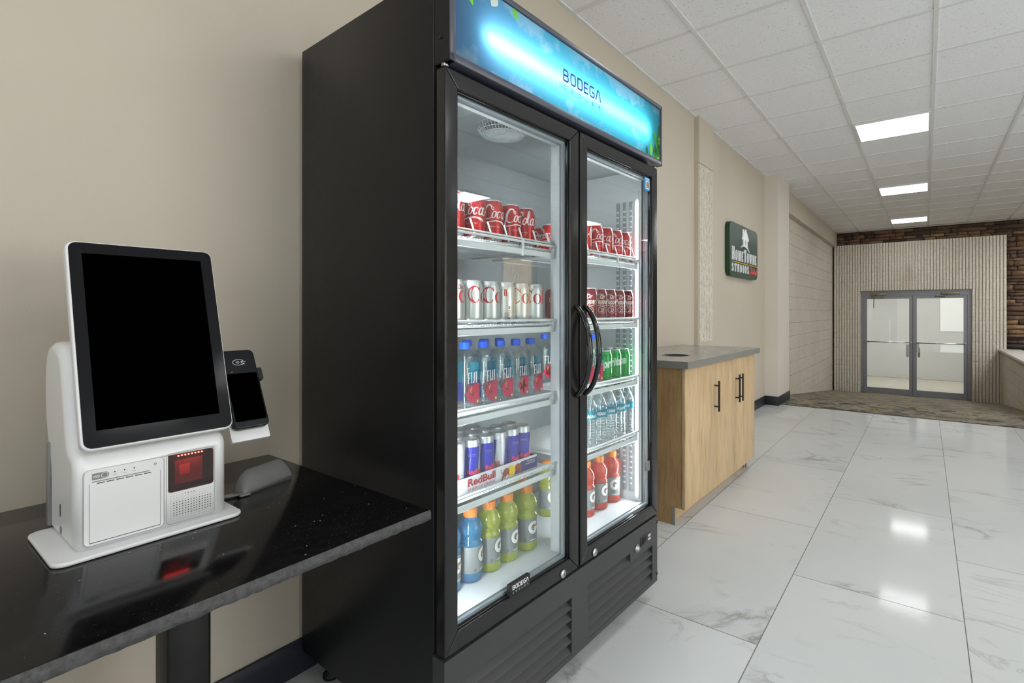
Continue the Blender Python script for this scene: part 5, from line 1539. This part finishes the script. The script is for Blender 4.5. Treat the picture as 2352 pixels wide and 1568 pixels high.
b = B(); sprism(b, rrect(yl0 + .0042, yr0 - .0032, .0042, LS - .0036, .014, 7), .0, .0012, 'bezel_black'); b.build('bezel', scr)
b = B(); sprism(b, [(.266, .036), (.4705, .036), (.4705, .389), (.266, .389)], .0012, .0015, 'screen_black'); b.build('display_panel', scr)

# ------------------------------------------------------------------ card terminal on its bracket
ct = thing('card_terminal', 'black card payment terminal mounted at the right of the kiosk screen', 'card terminal', K(-1.325, .555, 1.0)[0:0] or (-1.325, .555, 1.0))
def CP(u, v, d):
    T0, T1 = Vector((-1.278, 0, .925)), Vector((-1.370, 0, 1.102))
    uu = (T1 - T0).normalized(); nn = Vector((uu.z, 0, -uu.x)); p = T0 + uu * v + nn * d
    return (p.x + 1.325, u - .555, p.z - 1.0)
def cprism(b, pts, d0, d1, m):
    A = [b.v(CP(u, v, d0)) for u, v in pts]; C = [b.v(CP(u, v, d1)) for u, v in pts]; n = len(A)
    b.face(A[::-1], m); b.face(C, m)
    for i in range(n): b.face([A[i], A[(i + 1) % n], C[(i + 1) % n], C[i]], m)
CL = math.hypot(.092, .177)
b = B(); cprism(b, rrect(.515, .593, 0, CL, .013, 6), -.018, 0, 'terminal_black'); tbd = b.build('terminal_body', ct, bevel=.004)
b = B(); cprism(b, rrect(.520, .588, .017, .137, .003, 3), 0.0005, .0010, 'screen_black'); b.build('display_panel', ct)
b = B(); cf = lambda u, v: CP(u, v, .0006)
decal(b, ellipse_ring(.553, .166, .0135, .0078, .0126, .0069, 35, 345), 'letter_white', cf)
for k in range(4): decal(b, ellipse_ring(.5455, .166, .0025 + k * .0022, .0014 + k * .0011, .0019 + k * .0022, .0010 + k * .0011, -55, 55, 10), 'letter_white', cf)
decal(b, ribbon([(.558, .1665, .0011), (.562, .169, .0011), (.569, .166, .0011)], 4) + ribbon([(.558, .165, .001), (.563, .1665, .001)], 3) + ribbon([(.559, .1635, .001), (.566, .160, .001)], 3), 'letter_white', cf)
decal(b, [[(.532, .1415), (.5355, .1415), (.5355, .1425), (.532, .1425)]], 'flower_gold', cf)
b.build('contactless_mark', ct, recalc=False)
b = B(); cprism(b, rrect(.592, .604, .118, .150, .004, 3), -.016, -.004, 'black_matte'); cprism(b, rrect(.592, .597, .118, .141, .002, 2), -.022, -.014, 'plastic_white'); b.build('card_slot', ct)
b = B(); cprism(b, rrect(.512, .596, -.024, .060, .003, 3), -.030, -.020, 'plastic_white')
cprism(b, [(.4885, .02), (.530, .02), (.530, .07), (.4885, .07)], -.040, -.0295, 'plastic_white')
b.build('bracket', ct)

# ------------------------------------------------------------------ grey curved plastic piece lying on the table
pc = thing('plastic_cover', 'curved grey plastic cover lying on the table by the kiosk', 'cover', (-1.372, .633, TT))
b = B()
a = Vector((-1.346, .562)) - Vector((-1.372, .633)); c = Vector((-1.3975, .705)) - Vector((-1.372, .633)); d = (c - a).normalized(); nn = Vector((-d.y, d.x))
if nn.x > 0: nn = -nn
n, m_ = 26, 10
g = []; g2 = []
for i in range(n + 1):
    t = i / n; L = (c - a).length
    # outline: rounded corners
    e0 = min(1, t / .28); hmax = .050 * math.sqrt(max(0, 1 - (1 - e0) ** 2)); e1 = min(1, (1 - t) / .16); hmax *= (.62 + .38 * math.sqrt(max(0, 1 - (1 - e1) ** 2)))
    rowv = []; row2 = []
    for j in range(m_ + 1):
        s = j / m_; ang = s * 1.25
        R_ = .046; h = R_ * math.sin(ang) * (hmax / .0437); back = R_ * (1 - math.cos(ang)) * .9
        p = a + d * (t * L) + nn * back
        rowv.append(b.v((p.x, p.y, .0012 + h))); q_ = p + nn * .0022; row2.append(b.v((q_.x, q_.y, .0012 + h)))
    g.append(rowv); g2.append(row2)
for i in range(n):
    for j in range(m_):
        b.face([g[i][j], g[i + 1][j], g[i + 1][j + 1], g[i][j + 1]], 'plastic_grey', True); b.face([g2[i][j], g2[i][j + 1], g2[i + 1][j + 1], g2[i + 1][j]], 'plastic_grey', True)
    b.face([g[i][m_], g[i + 1][m_], g2[i + 1][m_], g2[i][m_]], 'plastic_grey'); b.face([g[i][0], g2[i][0], g2[i + 1][0], g[i + 1][0]], 'plastic_grey')
b.build('curved_sheet', pc)
b = B()
s0 = a + nn * .004; e0 = a - d * .055 + nn * .045
b.tube([(s0.x, s0.y, .004), (e0.x, e0.y, .005)], .0035, 'plastic_grey', 8, r2=.0025); s1 = a + nn * .016
b.tube([(s1.x, s1.y, .004), (e0.x - .01, e0.y + .01, .005)], .0025, 'plastic_grey', 6)
b.box(s0.x - .012, s0.x + .012, s0.y - .010, s0.y + .014, .0008, .006, 'plastic_grey', .002)
b.build('hinge_arm', pc)

# ------------------------------------------------------------------ oak cabinet with stone counter
CA = math.radians(1.0)
cb = thing('oak_cabinet', 'light oak three-door cabinet with grey stone counter beside the cooler', 'cabinet', (-1.075, 2.71, 0), -CA)
CW = 1.325
b = B()
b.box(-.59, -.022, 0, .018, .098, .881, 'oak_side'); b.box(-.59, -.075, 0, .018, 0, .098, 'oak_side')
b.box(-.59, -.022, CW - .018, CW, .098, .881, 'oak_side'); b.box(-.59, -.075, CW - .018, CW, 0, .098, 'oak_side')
b.box(-.59, -.022, .018, CW - .018, .098, .116, 'oak'); b.box(-.59, -.575, .018, CW - .018, .1, .88, 'oak'); b.box(-.59, -.022, .018, CW - .018, .86, .881, 'oak')
b.build('carcass', cb)
b = B(); b.box(-.105, -.088, .018, CW - .018, .002, .098, 'oak'); b.build('toe_kick', cb)
b = B(); b.box(-.077, -.073, -.002, .012, .0, .1, 'steel_leg'); b.box(-.077, -.060, -.0025, -.0005, .0, .1, 'steel_leg'); b.box(-.066, -.058, CW - .012, CW, .0, .098, 'steel_leg'); b.build('corner_trim', cb)
for k, (y0, y1, hy, sg) in enumerate(((.0, .4935, .462, 1), (.4965, .9075, .876, 1), (.9105, CW, .945, -1))):
    b = B(); b.box(-.020, 0, y0 + .001, y1 - .001, .094, .879, 'oak', .0012); dd = b.build('door', cb)
    b = B(); b.box(.024, .034, hy - .005, hy + .005, .575, .765, 'black_matte', .001)
    for zz in (.605, .735): b.box(0, .026, hy - .0045, hy + .0045, zz - .0045, zz + .0045, 'black_matte', .001)
    b.build('handle', dd)
# counter with a round waste opening
b = B(); c0, c1, d0, d1, zt, zb = -.602, .026, -.026, CW + .055, .9205, .8815
hc = (-.205, .345); hr = .078; nh = 40
def ring(z, m, flip):
    hole = [b.v((hc[0] + hr * math.cos(2 * PI * i / nh), hc[1] + hr * math.sin(2 * PI * i / nh), z)) for i in range(nh)]
    return hole
T, U = ring(zt, 0, 0), ring(zb, 0, 0)
def outer(z):
    pts = []
    for i in range(nh):
        a_ = 2 * PI * i / nh; dx, dy = math.cos(a_), math.sin(a_)
        tx = ((c1 - hc[0]) / dx if dx > 1e-9 else (c0 - hc[0]) / dx if dx < -1e-9 else 1e9); ty = ((d1 - hc[1]) / dy if dy > 1e-9 else (d0 - hc[1]) / dy if dy < -1e-9 else 1e9)
        s_ = min(tx, ty); pts.append((hc[0] + dx * s_, hc[1] + dy * s_))
    for (cx_, cy_) in ((c0, d0), (c1, d0), (c1, d1), (c0, d1)):   # snap nearest sample to the corner
        i = min(range(nh), key=lambda k: (pts[k][0] - cx_) ** 2 + (pts[k][1] - cy_) ** 2); pts[i] = (cx_, cy_)
    return [b.v((x, y, z)) for x, y in pts]
OT, OU = outer(zt), outer(zb)
for i in range(nh):
    j = (i + 1) % nh
    b.face([T[i], OT[i], OT[j], T[j]], 'quartz_grey'); b.face([U[i], U[j], OU[j], OU[i]], 'quartz_edge'); b.face([OT[i], OU[i], OU[j], OT[j]], 'quartz_edge'); b.face([T[i], T[j], U[j], U[i]], 'dark_grey')
b.build('counter_top', cb)
b = B(); b.lathe([(hr + .006, .9206), (hr + .006, .9222), (hr - .001, .9222), (hr - .001, .84)], 'dark_grey', 40, c=(hc[0], hc[1], 0), capb=False, capt=True); b.build('waste_chute', cb)

# ------------------------------------------------------------------ wall sign
sg = thing('wall_sign', 'dark green wall sign with white house emblem and raised white lettering', 'sign', (-1.655, 5.845, 1.855))
def sgp(d): return lambda u, v: (d, u - 5.845, v - 1.855)
SX = .025
b = B(); pts = rrect(5.31, 6.385, 1.572, 2.140, .075, 8)
A = [b.v(sgp(SX)(u, v)) for u, v in pts]; C = [b.v(sgp(-.0245)(u, v)) for u, v in pts]
b.face(A, 'sign_green'); b.face(C[::-1], 'sign_green')
for i in range(len(A)): b.face([A[i], C[i], C[(i + 1) % len(A)], A[(i + 1) % len(A)]], 'sign_green_edge')
b.build('panel', sg)
def raised(b, polys, m, d=.008):
    for k_, q in enumerate(polys):
        A = [b.v(sgp(SX - .002)(u, v)) for u, v in q]; C = [b.v(sgp(SX + d + 2e-5 * (k_ % 40))(u, v)) for u, v in q]
        b.face(C, m)
        for i in range(len(A)): b.face([A[i], A[(i + 1) % len(A)], C[(i + 1) % len(A)], C[i]], m)
# serif capitals built from thick stems, thin bars and bracket serifs
def serif(ch):
    W = .20; w = .055; sh = .06
    def R(x0, x1, y0, y1): return [(x0, y0), (x1, y0), (x1, y1), (x0, y1)]
    def stem_(x): return [R(x, x + W, 0, 1), R(x - .05, x + W + .05, 0, sh), R(x - .05, x + W + .05, 1 - sh, 1)]
    if ch == 'H': return stem_(.05) + stem_(.55) + [R(.2, .6, .47, .54)], .82
    if ch == 'T': return [R(.31, .31 + W, 0, 1), R(.24, .55, 0, sh), R(.0, .79, .93, 1), R(.0, .06, .72, 1), R(.73, .79, .72, 1)], .80
    if ch == 'E': return stem_(.05) + [R(.2, .62, 0, .06), R(.56, .64, 0, .26), R(.2, .58, .94, 1), R(.53, .60, .76, 1), R(.2, .46, .48, .54), R(.42, .47, .38, .64)], .68
    if ch == 'M': return [R(.06, .12, 0, 1), R(.0, .2, 0, sh), R(.0, .14, 1 - sh, 1), [(.06, 1), (.24, 1), (.53, .1), (.44, 0)], [(.44, 0), (.52, .08), (.80, 1), (.74, 1)]] + stem_(.74), 1.0
    if ch == 'W': return [[(.0, 1), (.19, 1), (.38, .12), (.28, 0)], [(.28, 0), (.37, .06), (.56, .95), (.50, .95)], [(.42, 1), (.60, 1), (.78, .12), (.68, 0)], [(.68, 0), (.76, .06), (.99, 1), (.93, 1)], R(-.04, .25, 1 - sh, 1), R(.86, 1.05, 1 - sh, 1)], 1.06
    if ch == 'N': return [R(.07, .13, 0, 1), R(.0, .2, 0, sh), [(.03, 1), (.22, 1), (.70, .0), (.62, 0)], R(.62, .68, 0, 1), R(.55, .75, 1 - sh, 1)], .78
    if ch == 'O': return ellipse_ring(.40, .5, .40, .52, .22, .47, n=32), .82
    if ch == 'U': return [R(.06, .06 + W, .25, 1), R(.0, .29, 1 - sh, 1), R(.58, .64, .25, 1), R(.51, .71, 1 - sh, 1)] + ribbon([(.145, .30, W), (.18, .10, .14), (.36, .03, .08), (.54, .10, .06), (.61, .30, .06)], 5), .74
    if ch == 'D': return stem_(.05) + ellipse_ring(.22, .5, .53, .5, .35, .44, -90, 90, 20), .80
    if ch == 'I': return stem_(.06), .32
    if ch == 'S': return ribbon([(.52, .80, .05), (.40, .95, .08), (.20, .93, .13), (.12, .75, .15), (.28, .55, .17), (.46, .38, .17), (.50, .18, .14), (.34, .04, .10), (.14, .08, .07), (.05, .26, .05)], 6) + [R(.50, .55, .70, .98), R(.03, .08, .03, .30)], .60
def word(s, x0, x1, zb, hs):
    P = []; x = 0; sp = []
    for ch, h in zip(s, hs):
        g, wd = serif(ch); sp.append((g, x, h)); x += wd * h + .05
    k = (x1 - x0) / x
    for g, xx, h in sp: P += poly_xf(g, sx=h * k, sy=h, dx=x0 + xx * k, dy=zb)
    return P
b = B(); raised(b, word('HOMETOWNE', 5.375, 6.345, 1.742, (.142, .112, .112, .112, .142, .112, .112, .112, .112)), 'letter_white')
raised(b, word('STUDIOS', 5.375, 6.03, 1.622, (.086,) * 7), 'letter_white'); b.build('lettering', sg)
b = B(); raised(b, [[(5.375, 1.7195), (6.345, 1.7195), (6.345, 1.7275), (5.375, 1.7275)]], 'letter_gold', .008); b.build('gold_rule', sg)
b = B()
raised(b, [[(6.035, 1.615), (6.05, 1.615), (6.05, 1.66), (6.035, 1.66)]] + ribbon([(6.05, 1.622, .01), (6.062, 1.64, .01), (6.05, 1.646, .008)], 4), 'letter_coral', .006)
raised(b, ribbon([(6.10, 1.628, .014), (6.105, 1.69, .014), (6.09, 1.70, .012), (6.07, 1.69, .010)], 4) + ribbon([(6.10, 1.695, .012), (6.135, 1.685, .014), (6.125, 1.662, .012), (6.105, 1.66, .010), (6.14, 1.628, .013)], 5), 'letter_coral', .006)
raised(b, fit(glyphs('ed', 1.0, .3, .03), 6.142, 6.202, 1.630, 1.672), 'letter_coral', .006)
raised(b, fit(glyphs('Roof', 1.0, .3, .03), 6.205, 6.340, 1.622, 1.690), 'letter_coral', .006)
b.build('red_script', sg)
b = B()   # house emblem: steep roof, chimney, door and a swoosh of ground
hx_, hz_ = 5.86, 1.928
W_ = .105
raised(b, [[(hx_ - .085, hz_ - .004), (hx_ - .026, hz_ - .004), (hx_ - .026, hz_ + .062), (hx_ - .085, hz_ + .062)], [(hx_ + .016, hz_ - .010), (hx_ + .075, hz_ - .016), (hx_ + .075, hz_ + .062), (hx_ + .016, hz_ + .062)],
           [(hx_ - .128, hz_ + .062), (hx_ + .122, hz_ + .062), (hx_ + .122, hz_ + .078), (hx_ - .003, hz_ + .188), (hx_ - .128, hz_ + .078)],
           [(hx_ - .104, hz_ + .10), (hx_ - .066, hz_ + .133), (hx_ - .066, hz_ + .176), (hx_ - .104, hz_ + .176)]], 'letter_white', .010)
raised(b, ribbon([(hx_ - .118, hz_ + .070, .016), (hx_ - .003, hz_ + .172, .016), (hx_ + .112, hz_ + .070, .016)], 1), 'letter_white', .014)
raised(b, ribbon([(hx_ - .165, hz_ - .030, .004), (hx_ - .09, hz_ - .006, .016), (hx_, hz_ - .006, .022), (hx_ + .09, hz_ - .026, .018), (hx_ + .155, hz_ - .062, .005)], 6), 'letter_white', .010)
b.build('house_emblem', sg)

# ------------------------------------------------------------------ picture settings
vs = SC.view_settings
vs.view_transform = 'Standard'; vs.look = 'None'; vs.gamma = 1.0; vs.exposure = 0.0; vs.use_curve_mapping = False
SC.cycles.use_denoising = True
SC.cycles.max_bounces = 12; SC.cycles.transparent_max_bounces = 32; SC.cycles.diffuse_bounces = 6; SC.cycles.glossy_bounces = 6
SC.cycles.caustics_reflective = False; SC.cycles.caustics_refractive = False
SC.cycles.sample_clamp_indirect = 6.0
